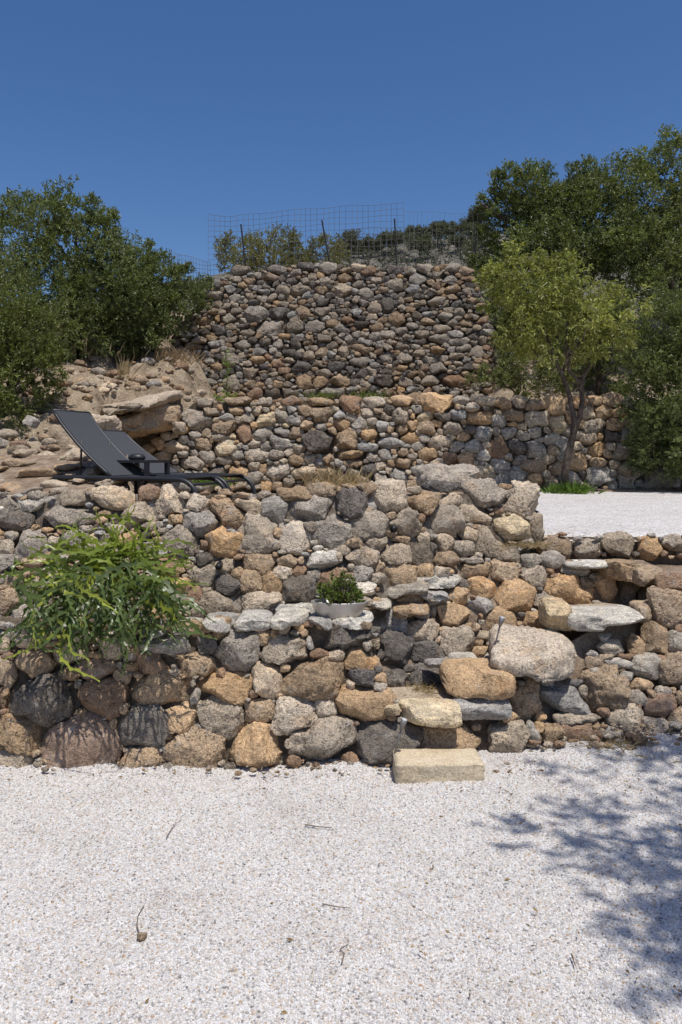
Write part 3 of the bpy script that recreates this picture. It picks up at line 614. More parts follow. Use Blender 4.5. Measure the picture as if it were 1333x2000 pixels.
# ------------------------------------------------------------------ gravel pebbles (geometry-node scatter, one mass nobody could count)
def pebble_proto(i):
    V, Fc = ico(2); rg = np.random.default_rng(900 + i); v = V * np.array([1.0, rg.uniform(.65, .95), rg.uniform(.5, .8)])
    for _ in range(5):
        n = rg.normal(size=3); n /= np.linalg.norm(n); e = v @ n - rg.uniform(.45, .75); v = v - np.where(e > 0, e * .9, 0)[:, None] * n
    v = v * (1 + 0.16 * vn(V * 2.1 + 9 * i, i))[:, None]
    return bpy.data.objects.new('pebble', np_mesh('pebble', v, Fc, M['pebble'], False))
PC = bpy.data.collections.new('pebble_kinds')
for i in range(5): PC.objects.link(pebble_proto(i))
def gravel(name, region, nu, nv, density, size, zf, seed):
    x0, x1, y0, y1 = region
    V, Fc = flat(3, x0, x1, y0, y1, 0.0, nu, nv, 0.014, 1.9, zf); o = obj(name, np_mesh(name, V, Fc, M['gravel']))
    ng = bpy.data.node_groups.new(name, 'GeometryNodeTree'); N = ng.nodes; L = ng.links
    ng.interface.new_socket('Geometry', in_out='INPUT', socket_type='NodeSocketGeometry'); ng.interface.new_socket('Geometry', in_out='OUTPUT', socket_type='NodeSocketGeometry')
    gi, go = N.new('NodeGroupInput'), N.new('NodeGroupOutput')
    ds = N.new('GeometryNodeDistributePointsOnFaces'); ds.inputs['Density'].default_value = density; ds.inputs['Seed'].default_value = seed
    ci = N.new('GeometryNodeCollectionInfo'); ci.inputs['Collection'].default_value = PC; ci.inputs['Separate Children'].default_value = True; ci.inputs['Reset Children'].default_value = True
    ip = N.new('GeometryNodeInstanceOnPoints'); ip.inputs['Pick Instance'].default_value = True
    rr = N.new('FunctionNodeRandomValue'); rr.data_type = 'FLOAT_VECTOR'; rr.inputs[0].default_value = (-.5, -.5, 0); rr.inputs[1].default_value = (.5, .5, 6.283)
    rs = N.new('FunctionNodeRandomValue'); rs.data_type = 'FLOAT'; rs.inputs[2].default_value = size[0]; rs.inputs[3].default_value = size[1]; rs.inputs['Seed'].default_value = 3
    pw = N.new('ShaderNodeMath'); pw.operation = 'POWER'; pw.inputs[1].default_value = 1.0
    L.new(gi.outputs[0], ds.inputs[0]); L.new(ds.outputs[0], ip.inputs['Points']); L.new(ci.outputs[0], ip.inputs['Instance'])
    L.new(rr.outputs[0], ip.inputs['Rotation']); L.new(rs.outputs[1], ip.inputs['Scale']); L.new(ip.outputs[0], go.inputs[0])
    md = o.modifiers.new('scatter', 'NODES'); md.node_group = ng
    return o
gr = gravel('gravel', (-2.6, 2.6, 1.9, 4.5), 180, 90, 17000, (0.0032, 0.0068), courtz, 4)
kind(gr, 'stuff', 'white crushed gravel covering the lower court in front of the wall')

# ------------------------------------------------------------------ foliage
def leaf_mesh(name, base, direc, L_, W_, mat, cols, rg, fold=0.25, droop=0.0):
    """one folded diamond leaf per row"""
    n = len(base); d = direc / (np.linalg.norm(direc, axis=1)[:, None] + 1e-9)
    r = rg.normal(size=(n, 3)); s = np.cross(d, r); s /= np.linalg.norm(s, axis=1)[:, None] + 1e-9; u = np.cross(s, d)
    L_ = np.broadcast_to(L_, n)[:, None]; W_ = np.broadcast_to(W_, n)[:, None]
    mid = base + d * L_ * 0.48 + u * W_ * fold
    tip = base + d * L_; tip[:, 2] -= (droop * L_)[:, 0]
    V = np.stack([base, mid + s * W_ / 2, tip, mid - s * W_ / 2], 1).reshape(-1, 3); i = np.arange(n)[:, None] * 4
    Fc = np.concatenate([i + [0, 1, 2], i + [0, 2, 3]], 1).reshape(-1, 3)
    return np_mesh(name, V, Fc, mat, False, np.repeat(cols, 4, 0))

DENS = 2.7
def crown(rg, lobes, ntips, nleaf, leaf, cols, clump=0.26, up=0.5, mat='leaf', name='crown', inner=0.3, spread=0.9, droop=0.0):
    """lobes: (cx,cy,cz,rx,ry,rz) in metres; tips gather in clumps near the lobe surface, each tip a sprig of leaves"""
    B, D, C = [], [], []
    vol = np.array([l[3] * l[5] for l in lobes]); vol = vol / vol.sum()
    for l, w in zip(lobes, vol):
        c = np.array(l[:3]); r = np.array(l[3:]); nt_ = max(10, int(ntips * DENS * w)); nc = max(6, int(nt_ / 22))
        d = rg.normal(size=(nc, 3)); d /= np.linalg.norm(d, axis=1)[:, None]
        rad = np.where(rg.random(nc) < inner, rg.uniform(.35, .8, nc), rg.uniform(.78, 1.10, nc))
        cc = c + d * r * rad[:, None]; cr = clump * r.mean() * rg.uniform(.6, 1.35, nc); cb = rg.uniform(.78, 1.22, nc)
        k = rg.integers(0, nc, nt_); o_ = rg.normal(size=(nt_, 3)); o_ /= np.linalg.norm(o_, axis=1)[:, None]; o_ *= rg.random(nt_)[:, None] ** (1/2.2)
        tip = cc[k] + o_ * cr[k][:, None]; od = o_ + 0.8 * d[k]; od[:, 2] += up; od /= np.linalg.norm(od, axis=1)[:, None]
        tb = np.repeat(tip, nleaf, 0); td = np.repeat(od, nleaf, 0); n = len(tb)
        B.append(tb + td * (rg.random(n) * leaf * 1.6)[:, None]); D.append(td + spread * rg.normal(size=(n, 3)))
        b = np.repeat(cb[k], nleaf) * rg.uniform(.72, 1.28, n); h = rg.random(n)[:, None]
        C.append((np.array(cols[0]) * (1 - h) + np.array(cols[1]) * h) * b[:, None])
    B, D, C = np.vstack(B), np.vstack(D), np.vstack(C)
    return leaf_mesh(name, B, D, leaf * 0.98 * rg.uniform(.55, 1.35, len(B)), leaf * 0.40 * rg.uniform(.7, 1.2, len(B)), M[mat], np.clip(C, 0.005, 0.6), rg, droop=droop)

def limbs(rg, base, targets, r0, fork=0.4, wob=0.08):
    """trunk that forks to each target"""
    mb = MB(); base = np.array(base, float)
    for j, t in enumerate(targets):
        t = np.array(t, float); n = 8; pts, rr = [], []
        for i in range(n + 1):
            u = i / n; p = base + (t - base) * u; p[0] += (t - base)[0] * (-0.35 * math.sin(math.pi * u)) ; L_ = np.linalg.norm(t - base)
            p += vn(np.array([[u * 3 + j * 0.3, j * (u > fork) * 1.7, k * 9.1] for k in range(3)]), 5) * wob * L_ * math.sin(math.pi * u)
            pts.append(p); rr.append(r0 * (1 - 0.82 * u) * (1 if j == 0 else 0.8))
        mb.tube(pts, rr, 7)
    return mb
def tree(name, label, cat, group, base, lobes, r0, ntips, nleaf, leaf, cols, seed, targets=None, **kw):
    rg = np.random.default_rng(seed); base = np.array(base, float); t = empty(name, base, label, cat, group)
    lb = [tuple(np.array(l[:3]) - base) + tuple(l[3:]) for l in lobes]
    tg = targets if targets is not None else [l[:3] for l in lb]
    if targets is not None: tg = [np.array(q) - base for q in targets]
    limbs(rg, (0, 0, 0), tg, r0).build('trunk', M['bark'], t, smooth=True)
    obj('crown', crown(rg, lb, ntips, nleaf, leaf, cols, **kw), t)
    return t
def lobe(px, py, Y, rx, ry=None, dep=None):
    """crown lobe at photo pixel, radii in photo pixels"""
    c = P(px, py, Y); s = Y / F; ry = ry or rx; dep = dep or (rx + ry) / 2
    return (c[0], c[1], c[2], rx * s, dep * s, ry * s)
G1 = [(0.085, 0.112, 0.034), (0.195, 0.225, 0.078)]     # dark olive evergreen
G2 = [(0.100, 0.128, 0.038), (0.215, 0.245, 0.086)]     # lighter
G3 = [(0.190, 0.215, 0.058), (0.360, 0.370, 0.115)]     # slender tree
def gz(px, Y):
    x = XP(px, Y); return float(slope_z(np.array([x]), np.array([Y]))[0])
def onslope(px, Y): x = XP(px, Y); return (x, Y, gz(px, Y))

# left thicket
tree('evergreen_shrub', 'tallest dark shrub of the left thicket, rounded crown against the sky', 'shrub', 'shrubs on the left bank', onslope(150, 14.6),
     [lobe(120, 480, 14.5, 100, 95), lobe(80, 425, 14.6, 45, 50), lobe(150, 415, 14.5, 42, 42), lobe(195, 440, 14.4, 32, 46), lobe(205, 560, 14.2, 95, 95), lobe(70, 590, 14.0, 90, 90), lobe(250, 520, 14.7, 50, 52), lobe(140, 640, 13.9, 90, 60), lobe(230, 640, 14.0, 70, 50)], 0.09, 3700, 8, 0.058, G1, 41)
tree('evergreen_shrub', 'narrow shrub top rising at the left edge of the picture', 'shrub', 'shrubs on the left bank', onslope(-60, 15.6),
     [lobe(-10, 430, 15.5, 45, 65), lobe(-80, 430, 15.6, 80, 90), lobe(-70, 560, 15.3, 110, 110)], 0.09, 1400, 8, 0.065, G1, 42)
tree('evergreen_shrub', 'lower shrub beside the left end of the dark top wall', 'shrub', 'shrubs on the left bank', onslope(300, 14.9),
     [lobe(300, 550, 14.8, 60, 55), lobe(360, 570, 15.0, 48, 44), lobe(310, 605, 14.7, 56, 44), lobe(270, 610, 14.4, 60, 66), lobe(395, 555, 15.6, 26, 28), lobe(280, 648, 14.3, 56, 40)], 0.06, 1900, 8, 0.055, G1, 43)
tree('evergreen_shrub', 'bushy green shrub at the left edge above the earth bank', 'shrub', 'shrubs on the left bank', onslope(20, 11.2),
     [lobe(30, 690, 11.1, 90, 90), lobe(80, 650, 11.3, 58, 62), lobe(-10, 600, 11.3, 90, 90), lobe(10, 780, 10.9, 70, 66), lobe(-90, 700, 11.1, 120, 130), lobe(85, 710, 11.0, 40, 46)], 0.06, 2600, 8, 0.048, [(0.095, 0.120, 0.030), (0.190, 0.215, 0.062)], 44)
# shrub behind the wire fence
tree('leafy_shrub', 'small open shrub behind the wire fence on the skyline', 'shrub', None, (XP(530, 17.6), 17.6, 5.3),
     [lobe(470, 490, 17.5, 48, 34), lobe(535, 475, 17.6, 45, 32), lobe(590, 490, 17.7, 48, 32), lobe(640, 505, 17.7, 42, 24), lobe(520, 520, 17.4, 80, 26)], 0.05, 800, 7, 0.062, [(0.14, 0.145, 0.05), (0.24, 0.23, 0.09)], 45, clump=0.34)
# right-hand trees
tree('evergreen_tree', 'broad evergreen tree behind the slender tree, spreading left over the wall', 'tree', 'evergreen trees on the right', onslope(1120, 16.6),
     [lobe(1040, 390, 16.4, 78, 58), lobe(990, 355, 16.4, 32, 38), lobe(1100, 380, 16.5, 70, 56), lobe(1150, 440, 16.2, 100, 90), lobe(985, 440, 16.5, 50, 60), lobe(950, 490, 16.6, 32, 36), lobe(939, 397, 16.5, 12, 18), lobe(1190, 370, 16.6, 66, 55), lobe(1080, 500, 16.0, 110, 70), lobe(960, 565, 16.3, 42, 56), lobe(985, 640, 16.0, 50, 56), lobe(1060, 580, 16.0, 70, 60)], 0.16, 4000, 8, 0.068, G1, 46)
tree('evergreen_tree', 'tallest evergreen tree in the upper right corner', 'tree', 'evergreen trees on the right', onslope(1330, 15.6),
     [lobe(1310, 345, 15.5, 60, 72), lobe(1260, 400, 15.4, 70, 76), lobe(1370, 420, 15.5, 100, 100), lobe(1290, 500, 15.1, 95, 90), lobe(1430, 360, 15.6, 80, 90), lobe(1240, 500, 15.0, 66, 70)], 0.16, 3000, 8, 0.066, G2, 47)
tree('evergreen_shrub', 'dense dark shrub at the right edge above the gravel terrace', 'shrub', None, (XP(1340, 12.1), 12.1, 1.05),
     [lobe(1310, 660, 12.2, 72, 74), lobe(1290, 770, 12.0, 70, 74), lobe(1340, 860, 11.9, 88, 74), lobe(1400, 700, 12.2, 90, 120), lobe(1265, 700, 12.5, 40, 50), lobe(1280, 870, 12.1, 40, 56)], 0.07, 2600, 8, 0.052, G1, 48)
tree('leafy_shrub', 'low pale green shrub on the ledge left of the slender tree', 'shrub', None, (XP(1010, 13.6), 13.6, 2.45),
     [lobe(960, 745, 13.4, 36, 26), lobe(1020, 735, 13.5, 42, 36), lobe(1080, 745, 13.5, 36, 30), lobe(1010, 700, 13.7, 36, 24)], 0.03, 620, 7, 0.050, [(0.12, 0.14, 0.05), (0.22, 0.24, 0.09)], 49)
tree('evergreen_shrub', 'deep green undergrowth shrub behind the shaded boulder wall', 'shrub', None, (XP(1170, 14.3), 14.3, gz(1170, 14.3)),
     [lobe(1180, 640, 14.4, 70, 62), lobe(1200, 720, 14.2, 60, 50), lobe(1120, 690, 14.5, 60, 60), lobe(1250, 610, 14.4, 60, 70), lobe(1060, 620, 15.2, 90, 80)], 0.06, 1500, 8, 0.055, G1, 50)
# slender tree on the terrace
YB = 11.75
sb = P(1103, 968, YB); sb[2] = 1.05
stt = empty('slender_tree', sb, 'slender young tree with a forked trunk and airy crown on the gravel terrace', 'tree')
mb = MB(); rel = lambda px, py, Y=YB: P(px, py, Y) - sb
mb.tube([(0, 0, -0.05), rel(1104, 920), rel(1112, 880), rel(1120, 850), rel(1122, 820), rel(1112, 770), rel(1098, 730), rel(1085, 705), rel(1070, 660), rel(1050, 600)], [.070, .058, .054, .050, .042, .036, .030, .026, .02, .008], 9)
mb.tube([rel(1121, 850), rel(1132, 815), rel(1138, 785), rel(1136, 755), rel(1140, 735), rel(1165, 690), rel(1190, 630)], [.04, .04, .038, .036, .03, .022, .01], 8)
mb.tube([rel(1137, 750), rel(1122, 736), rel(1112, 722), rel(1105, 680), rel(1110, 600)], [.03, .026, .022, .016, .008], 7)
mb.tube([rel(1098, 730), rel(1110, 700), rel(1140, 660), rel(1160, 600)], [.022, .02, .015, .007], 7)
mb.tube([rel(1085, 705), rel(1040, 670), rel(1000, 620)], [.022, .016, .006], 6)
mb.tube([rel(1110, 735), rel(1112, 690), rel(1100, 560)], [.018, .014, .006], 6)
mb.build('trunk', M['bark'], stt, smooth=True)
rg = np.random.default_rng(51)
lb = [lobe(1045, 560, YB, 82, 70), lobe(1110, 540, YB+.1, 70, 62), lobe(1150, 600, YB-.1, 82, 70), lobe(1010, 620, YB, 62, 66), lobe(1080, 640, YB-.3, 90, 52), lobe(1200, 610, YB+.1, 58, 54), lobe(1170, 670, YB-.1, 60, 36), lobe(1030, 500, YB, 44, 36), lobe(1120, 690, YB, 46, 20), lobe(975, 565, YB, 34, 42)]
lb = [tuple(np.array(l[:3]) - sb) + tuple(l[3:]) for l in lb]
obj('crown', crown(rg, lb, 800, 7, 0.068, G3, clump=0.30, up=0.15, mat='leaf_bright', inner=0.5, spread=0.8, droop=0.25), stt)
# tree outside the frame whose shade falls on the gravel at the right
tree('shade_tree', 'tree beyond the right edge shading the gravel court', 'tree', None, (4.0, 1.6, 0.0),
     [(2.45, 1.5, 4.6, .75, .7, .45), (2.12, .9, 4.45, .5, .5, .35), (1.78, 1.85, 4.5, .35, .25, .2), (3.1, 1.9, 4.8, 1.1, 1.0, .5), (2.9, .6, 4.8, 1.0, 1.0, .5), (2.1, .3, 4.4, .45, .45, .3), (2.5, -.2, 4.5, .6, .6, .35), (1.9, 1.4, 4.45, .4, .4, .3), (2.5, 2.3, 4.6, .6, .4, .3)], 0.12, 900, 7, 0.066, G2, 52, clump=0.50)

# distant pines on the far hill, told apart on the ridge
def pine_meshes(i):
    rg = np.random.default_rng(600 + i)
    lbs = [(rg.uniform(-1.0, 1.0), rg.uniform(-.8, .8), rg.uniform(2.6, 4.2), rg.uniform(1.2, 1.9), 1.5, rg.uniform(.7, 1.2)) for _ in range(6)]
    cr = crown(rg, lbs, 260, 6, 0.42, [(0.085, 0.10, 0.06), (0.15, 0.16, 0.10)], clump=0.4)
    mb = MB(); mb.tube([(0, 0, -0.5), (.1, 0, 1.6), (0, 0, 3.4)], [.2, .16, .08], 6); tr = mb.build('trunk', M['bark']); tm = tr.data; bpy.data.objects.remove(tr); return cr, tm
PM = [pine_meshes(i) for i in range(3)]
rg = np.random.default_rng(8)
for k, px in enumerate([668, 690, 712, 735, 752, 775, 800, 812, 838, 862, 880, 905, 925, 945, 970, 680, 725, 765, 820, 855, 895, 935]):
    Y = 153 + rg.uniform(-6, 4) if k < 15 else 128 + rg.uniform(-8, 12); x = XP(px, Y); q = hillf(np.array([(x + 160) / 380]), np.array([(Y - 40) / 260]))[0]
    e = empty('distant_pine', q, 'small dark pine on the far ridge seen through the wire fence', 'tree', 'pines on the far ridge')
    s = rg.uniform(.55, .95); e.scale = (s * 1.2, s, s * .95); e.rotation_euler = (0, 0, rg.uniform(0, 6))
    a, b = PM[k % 3]; obj('crown', a, e); obj('trunk', b, e)
# far scrub cover
rg = np.random.default_rng(9); n = 520; u = rg.random(n); v = rg.random(n) * .33 + .13; q = hillf(u * 0.22 + .38, v)
lbs = [(a[0], a[1], a[2] + .5, rg.uniform(.8, 2.0), 1.2, rg.uniform(.6, 1.4)) for a in q]
kind(obj('scrub', crown(rg, lbs, 4200, 5, 0.50, [(0.05, 0.062, 0.032), (0.10, 0.11, 0.06)], name='scrub')), 'stuff', 'grey green scrub dotted over the far hill')
# ------------------------------------------------------------------ rocks on the bank
def rock(name, label, px, py, w, h, Y, kd, seed, rot=(0, 0, 0), ex=0.6, dep=None, cat='rock', group=None, **kw):
    e = empty(name, P(px, py, Y), label, cat, group); s = Y / F
    d = dep or (w + h) / 2 * s
    o = block_stone('rock_body', e.location.x - w/2*s, e.location.x + w/2*s, e.location.z - h/2*s, e.location.z + h/2*s, Y - d/2, Y + d/2, kd, e, seed, rot=rot, ex=ex, **kw)
    me = o.data; bpy.data.objects.remove(o); bpy.data.objects.remove(e)
    o = obj(name, me, None, P(px, py, Y)); o.rotation_euler = rot; return tag(o, label, cat, group)
rock('rock_outcrop', 'large tilted slab of pale conglomerate rock jutting from the earth bank', 258, 794, 160, 26, 12.15, 'p', 801, rot=(0.16, -0.24, -0.2), ex=0.42, dep=1.6, rough=1.7, facets=8)
rock('rock_outcrop', 'brown rock face beneath the tilted slab on the earth bank', 262, 826, 150, 50, 12.25, 't', 802, rot=(0.0, -0.2, -0.1), ex=0.5, dep=1.2, rough=2.0, facets=8)
rock('rock_outcrop', 'pale weathered hump of rock high on the earth bank', 185, 756, 80, 14, 12.9, 'p', 809, rot=(0.2, -0.1, 0), ex=0.6, dep=1.0, rough=2.0, facets=6)
rock('boulder', 'lumpy rock on the bank just behind the lounger backrest', 195, 838, 70, 50, 11.0, 'p', 803, rough=1.4)
rock('boulder', 'large weathered boulder resting behind the wall near the terrace gravel', 878, 932, 122, 52, 7.6, 'g', 804, rough=1.3, ex=0.66, facets=5)
rock('boulder', 'smooth pale cobble at the left end of the sunlit middle wall', 350, 836, 26, 24, 12.2, 'p', 805, sub=4)
rock('boulder', 'greenish grey cobble half buried at the foot of the left shrub', 62, 824, 28, 20, 10.3, 'b', 806, sub=4, rot=(0, .5, 0))
# loose stones and clods on the bank
rg = np.random.default_rng(31); jv, jf, jt, nb = [], [], [], 0
for k in range(1250):
    if k < 560:
        Y = rg.uniform(9.6, 14.2); x = XP(rg.uniform(-40, 400), Y)
        if x > -3.3 and Y < 12.8: continue
        z = float(slope_z(np.array([x]), np.array([Y]))[0])
    else:
        if k % 3 == 0: r_ = 1; x = rg.uniform(-2.2, 1.0); Y = 4.10 - 0.16 * rg.random() ** 2.5; z = 0.022
        else: Y = rg.uniform(4.2, 4.42); x = rg.uniform(0.98, 2.4); Y += 0.03 * (x - 1); z = 0.03 + 0.10 * rg.random() * (Y - 4.15) * 4
    r = (0.012 + 0.07 * rg.random() ** 3) * (1.5 if k < 560 else 0.22 if k % 3 == 0 else 0.42); V, Fc = stone_verts(2, np.full(NA, r), r * .8, 4000 + k, .8, 1.0, 4)
    jv.append(V * (1.2, 1, .75) + (x, Y, z + r * .2)); jf.append(Fc + nb); nb += len(V); jt.append(np.tile(tint_of(rg.choice(list('tpgrt')), rg) * .9, (len(V), 1)))
kind(obj('rubble', np_mesh('rubble', np.vstack(jv), np.vstack(jf), M['far_rough'], True, np.vstack(jt))), 'stuff', 'loose stones and clods of earth on the bank and at the wall foot')

# ------------------------------------------------------------------ hand-cut first step
bv = MB(); bl = bmesh.new()
bmesh.ops.create_cube(bl, size=1.0); bmesh.ops.scale(bl, vec=(0.43, 0.205, 0.125), verts=bl.verts)
bmesh.ops.bevel(bl, geom=bl.edges[:], offset=0.006, segments=2, affect='EDGES'); bmesh.ops.subdivide_edges(bl, edges=[e for e in bl.edges if e.calc_length() > .05], cuts=14, use_grid_fill=True)
me = bpy.data.meshes.new('cut_stone_block'); bl.to_mesh(me); bl.free()
co = np.array([v.co[:] for v in me.vertices]); co = co * (1 + 0.0 * co) + np.stack([vn(co * 22, s) for s in (1, 2, 3)], 1) * 0.0035 + np.stack([vn(co * 70, s) for s in (4, 5, 6)], 1) * 0.0016
me.vertices.foreach_set('co', co.astype(np.float32).ravel()); me.materials.append(M['block']); me.polygons.foreach_set('use_smooth', np.ones(len(me.polygons), bool)); me.update()
o = obj('cut_stone_block', me, None, (XP(854, 3.98), 3.98, 0.038)); o.rotation_euler = (0, 0, 0.02)
tag(o, 'sawn sandy yellow stone block lying on the gravel as first step', 'stone block')

# ------------------------------------------------------------------ trailing fishbone plant on the ledge
pb = np.array([XP(225, 4.50), 4.50, 0.74]); pl = empty('fishbone_plant', pb, 'trailing bright green plant with zigzag fronds spilling over the left ledge', 'plant')
rg = np.random.default_rng(77)
def frond(path, w0, lob, col, seed):
    rg_ = np.random.default_rng(seed); path = np.array(path); seg = np.linalg.norm(np.diff(path, axis=0), axis=1); cum = np.r_[0, np.cumsum(seg)]; L_ = cum[-1]
    n = max(5, int(L_ / lob)); V, Fs, C = [], [], []; roll = rg_.uniform(-1.3, 1.3); tw = rg_.uniform(-2.2, 2.2)
    for i in range(2 * n + 1):
        u = i / (2 * n); p = np.array([np.interp(u * L_, cum, path[:, k]) for k in range(3)]); q = np.array([np.interp(min(L_, u * L_ + .01), cum, path[:, k]) for k in range(3)]); t = q - p
        if np.linalg.norm(t) < 1e-6: t = path[-1] - path[-2]
        t /= np.linalg.norm(t); view = np.array([math.sin(roll + tw * u), -math.cos(roll + tw * u), 0.35]); s = np.cross(t, view); s /= np.linalg.norm(s) + 1e-9; nn = np.cross(s, t)
        w = w0 * (0.55 + 0.45 * math.sin(math.pi * min(1, u * 1.15 + .08))) * (1.0 if u < .9 else .6)
        big = 1.0 if i % 2 == 0 else 0.26
        a, b = (big, 0.26) if (i // 2) % 2 == 0 else (0.26, big)
        if i % 2: a = b = 0.26
        adv = t * w * 0.30
        V += [p + s * w * a + adv * (a > .5) + nn * w * .10 * a, p, p - s * w * b + adv * (b > .5) + nn * w * .10 * b]
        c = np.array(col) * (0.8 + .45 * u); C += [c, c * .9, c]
        if i:
            k = 3 * i; Fs += [(k-3, k-2, k+1, k), (k-2, k-1, k+2, k+1)]
    return np_mesh('frond', np.array(V), np.array(Fs), M['succulent'], True, np.clip(np.array(C), .01, .6))
nfr = 300
for k in range(nfr):
    r = rg.random()
    # arching up and out at the top, hanging over the wall below; starts spread through the clump
    if r < 0.34:
        ang = math.radians(rg.uniform(-165, -8)); R = rg.uniform(.25, 1.0) ** .8 * 1.05; sx, sy = 215 + rg.normal(0, 60), 1135 + rg.normal(0, 34)
        ex_, ey = 215 + 175 * R * math.cos(ang), 1120 + 128 * R * math.sin(ang); Ys, Ye = 4.45 - .1 * rg.random(), 4.40 - .22 * rg.random(); bend = (rg.normal(0, .05), -.05, .05)
    elif r < 0.55:
        sd = rg.choice([-1, 1]); sx, sy = 215 + sd * rg.uniform(0, 90), rg.uniform(1110, 1200); ex_, ey = 215 + sd * rg.uniform(110, 195), rg.uniform(1110, 1265)
        Ys, Ye = 4.35 - .15 * rg.random(), 4.20 - .14 * rg.random(); bend = (0, -.06, .07)
    else:
        sx, sy = np.clip(rg.normal(205, 80), 40, 340), rg.uniform(1100, 1235); ex_ = sx + rg.normal(0, 50); ey = min(sy + rg.uniform(25, 110), 1268 + 90 * rg.random() * math.exp(-((ex_ - 190) / 110) ** 2))
        Ys, Ye = 4.26 - .26 * rg.random(), 4.04 - .22 * rg.random(); bend = (rg.normal(0, .06), -.06, .04)
    b0, e = P(sx, sy, Ys), P(ex_, ey, Ye); m1 = b0 * .66 + e * .34 + np.array(bend) + rg.normal(0, .025, 3); m2 = b0 * .3 + e * .7 + np.array(bend) * .8 + rg.normal(0, .03, 3)
    T = np.linspace(0, 1, 9)[:, None]; pa = (1-T)**3 * b0 + 3*(1-T)**2*T * m1 + 3*(1-T)*T**2 * m2 + T**3 * e - pb
    pa = pa + np.cumsum(rg.normal(0, .011, pa.shape), 0)
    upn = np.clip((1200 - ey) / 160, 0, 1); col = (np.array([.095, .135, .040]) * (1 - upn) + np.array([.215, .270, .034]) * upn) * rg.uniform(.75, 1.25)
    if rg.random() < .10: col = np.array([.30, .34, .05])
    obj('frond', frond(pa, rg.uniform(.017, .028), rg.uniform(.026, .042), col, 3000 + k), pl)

# ------------------------------------------------------------------ bowl planter with a jade plant
Yp = 4.33; pc = np.array([XP(663, Yp), Yp, ZP(1205, Yp)])
pt = empty('bowl_planter', pc, 'shallow grey bowl planter standing on the pale ledge slabs', 'planter')
mb = MB(); mb.lathe((0, 0, 0), [(0.0, .004), (.104, 0), (.114, .005), (.134, .04), (.153, .078), (.157, .085), (.154, .088), (.147, .083), (.128, .05), (.0, .042)], 48, 1.0, .55)
mb.build('bowl', M['pot'], pt, smooth=True)
mb = MB(); mb.lathe((0, 0, .066), [(0, .006), (.08, .005), (.135, 0)], 32, 1, .55); mb.build('potting_soil', M['soil'], pt, smooth=True)
jp = empty('jade_plant', pc + (-.006, 0, .068), 'compact glossy green succulent growing in the grey bowl', 'plant')
rg = np.random.default_rng(61); mb = MB(); tips, td = [], []
for k in range(52):
    a = rg.uniform(0, 6.283); r = .125 * math.sqrt(rg.random()); h = .17 * (1 - .55 * (r / .125) ** 2) * rg.uniform(.55, 1.05)
    tip = np.array([r * math.cos(a), r * .75 * math.sin(a), h]); mb.tube([(tip[0] * .25, tip[1] * .25, 0), tip * (.7, .7, .55), tip], [.006, .004, .002], 5)
    tips.append(tip); td.append(np.array([tip[0] * 2.5, tip[1] * 2.5, .25]))
mb.build('stems', M['bark'], jp, smooth=True)
tips = np.repeat(np.array(tips), 16, 0); td = np.repeat(np.array(td), 16, 0); n = len(tips)
cols = np.array([.085, .135, .025]) * (1 - rg.random((n, 1))) + np.array([.20, .235, .045]) * rg.random((n, 1)) * .8
me = leaf_mesh('leaves', tips - np.array([0, 0, 1]) * (rg.random(n) * .05)[:, None], td + rg.normal(0, .22, (n, 3)), rg.uniform(.022, .036, n), .011, M['succulent'], np.clip(cols, .01, .5), rg, fold=.2)
kind(obj('leaves', me, jp), 'stuff')

# ------------------------------------------------------------------ small lamps, drain pipes and dark fixtures in the wall
def spike_lamp(px0, py0, px1, py1, Y, label):
    a, b = P(px0, py0, Y), P(px1, py1, Y - .03); e = empty('spike_lamp', a, label, 'garden lamp'); d = b - a; L_ = np.linalg.norm(d); d /= L_
    mb = MB(); mb.tube([(0, 0, -.02), d * L_ * .72], .0045, 8); mb.build('stake', M['lampmetal'], e, smooth=True)
    mb = MB(); mb.tube([d * L_ * .70, d * L_ * .80, d * L_ * .96], [.007, .013, .017], 14); mb.build('lamp_head', M['lampmetal'], e, smooth=True)
    mb = MB(); mb.tube([d * L_ * .961, d * L_ * .985], [.0155, .014], 14); mb.build('lens', M['lampglass'], e, smooth=True)
spike_lamp(767, 1478, 791, 1403, 4.02, 'steel spike lamp leaning beside the sawn block step')
spike_lamp(964, 1268, 982, 1204, 4.40, 'steel spike lamp leaning against the wall above the orange step')
for (px, py, fn, lab) in ((770, 1033, YU, 'dark drain pipe end in the wall right of the bowl planter'), (20, 1112, YU, 'dark drain pipe end in the wall left of the trailing plant'), (427, 1107, YU, 'dark drain pipe end in the wall right of the trailing plant')):
    e = empty('drain_pipe', P(px, py, fn(px, py) - .055), lab, 'pipe'); mb = MB()
    mb.tube([(0, .16, .01), (0, .0, 0)], .019, 18, cap=False); mb.tube([(0, .0, 0), (0, .05, 0.003)], .0155, 18, cap=True); mb.build('pipe', M['black'], e, smooth=True)
for (px, w, lab) in ((452, 25, 'leftmost small black box light on the pale ledge slabs'), (505, 42, 'middle black box light on the pale ledge slabs'), (549, 26, 'rightmost small black box light on the pale ledge slabs')):
    Y = 4.50; e = empty('ledge_light', (XP(px, Y), Y, ZP(1213, Y)), lab, 'light'); ww = w / F * Y
    mb = MB(); mb.box((0, 0, .018), (ww, .05, .036)); mb.build('housing', M['black'], e)
    mb = MB(); mb.box((0, -.0265, .018), (ww * .85, .003, .022)); mb.build('lens', M['frame'], e)

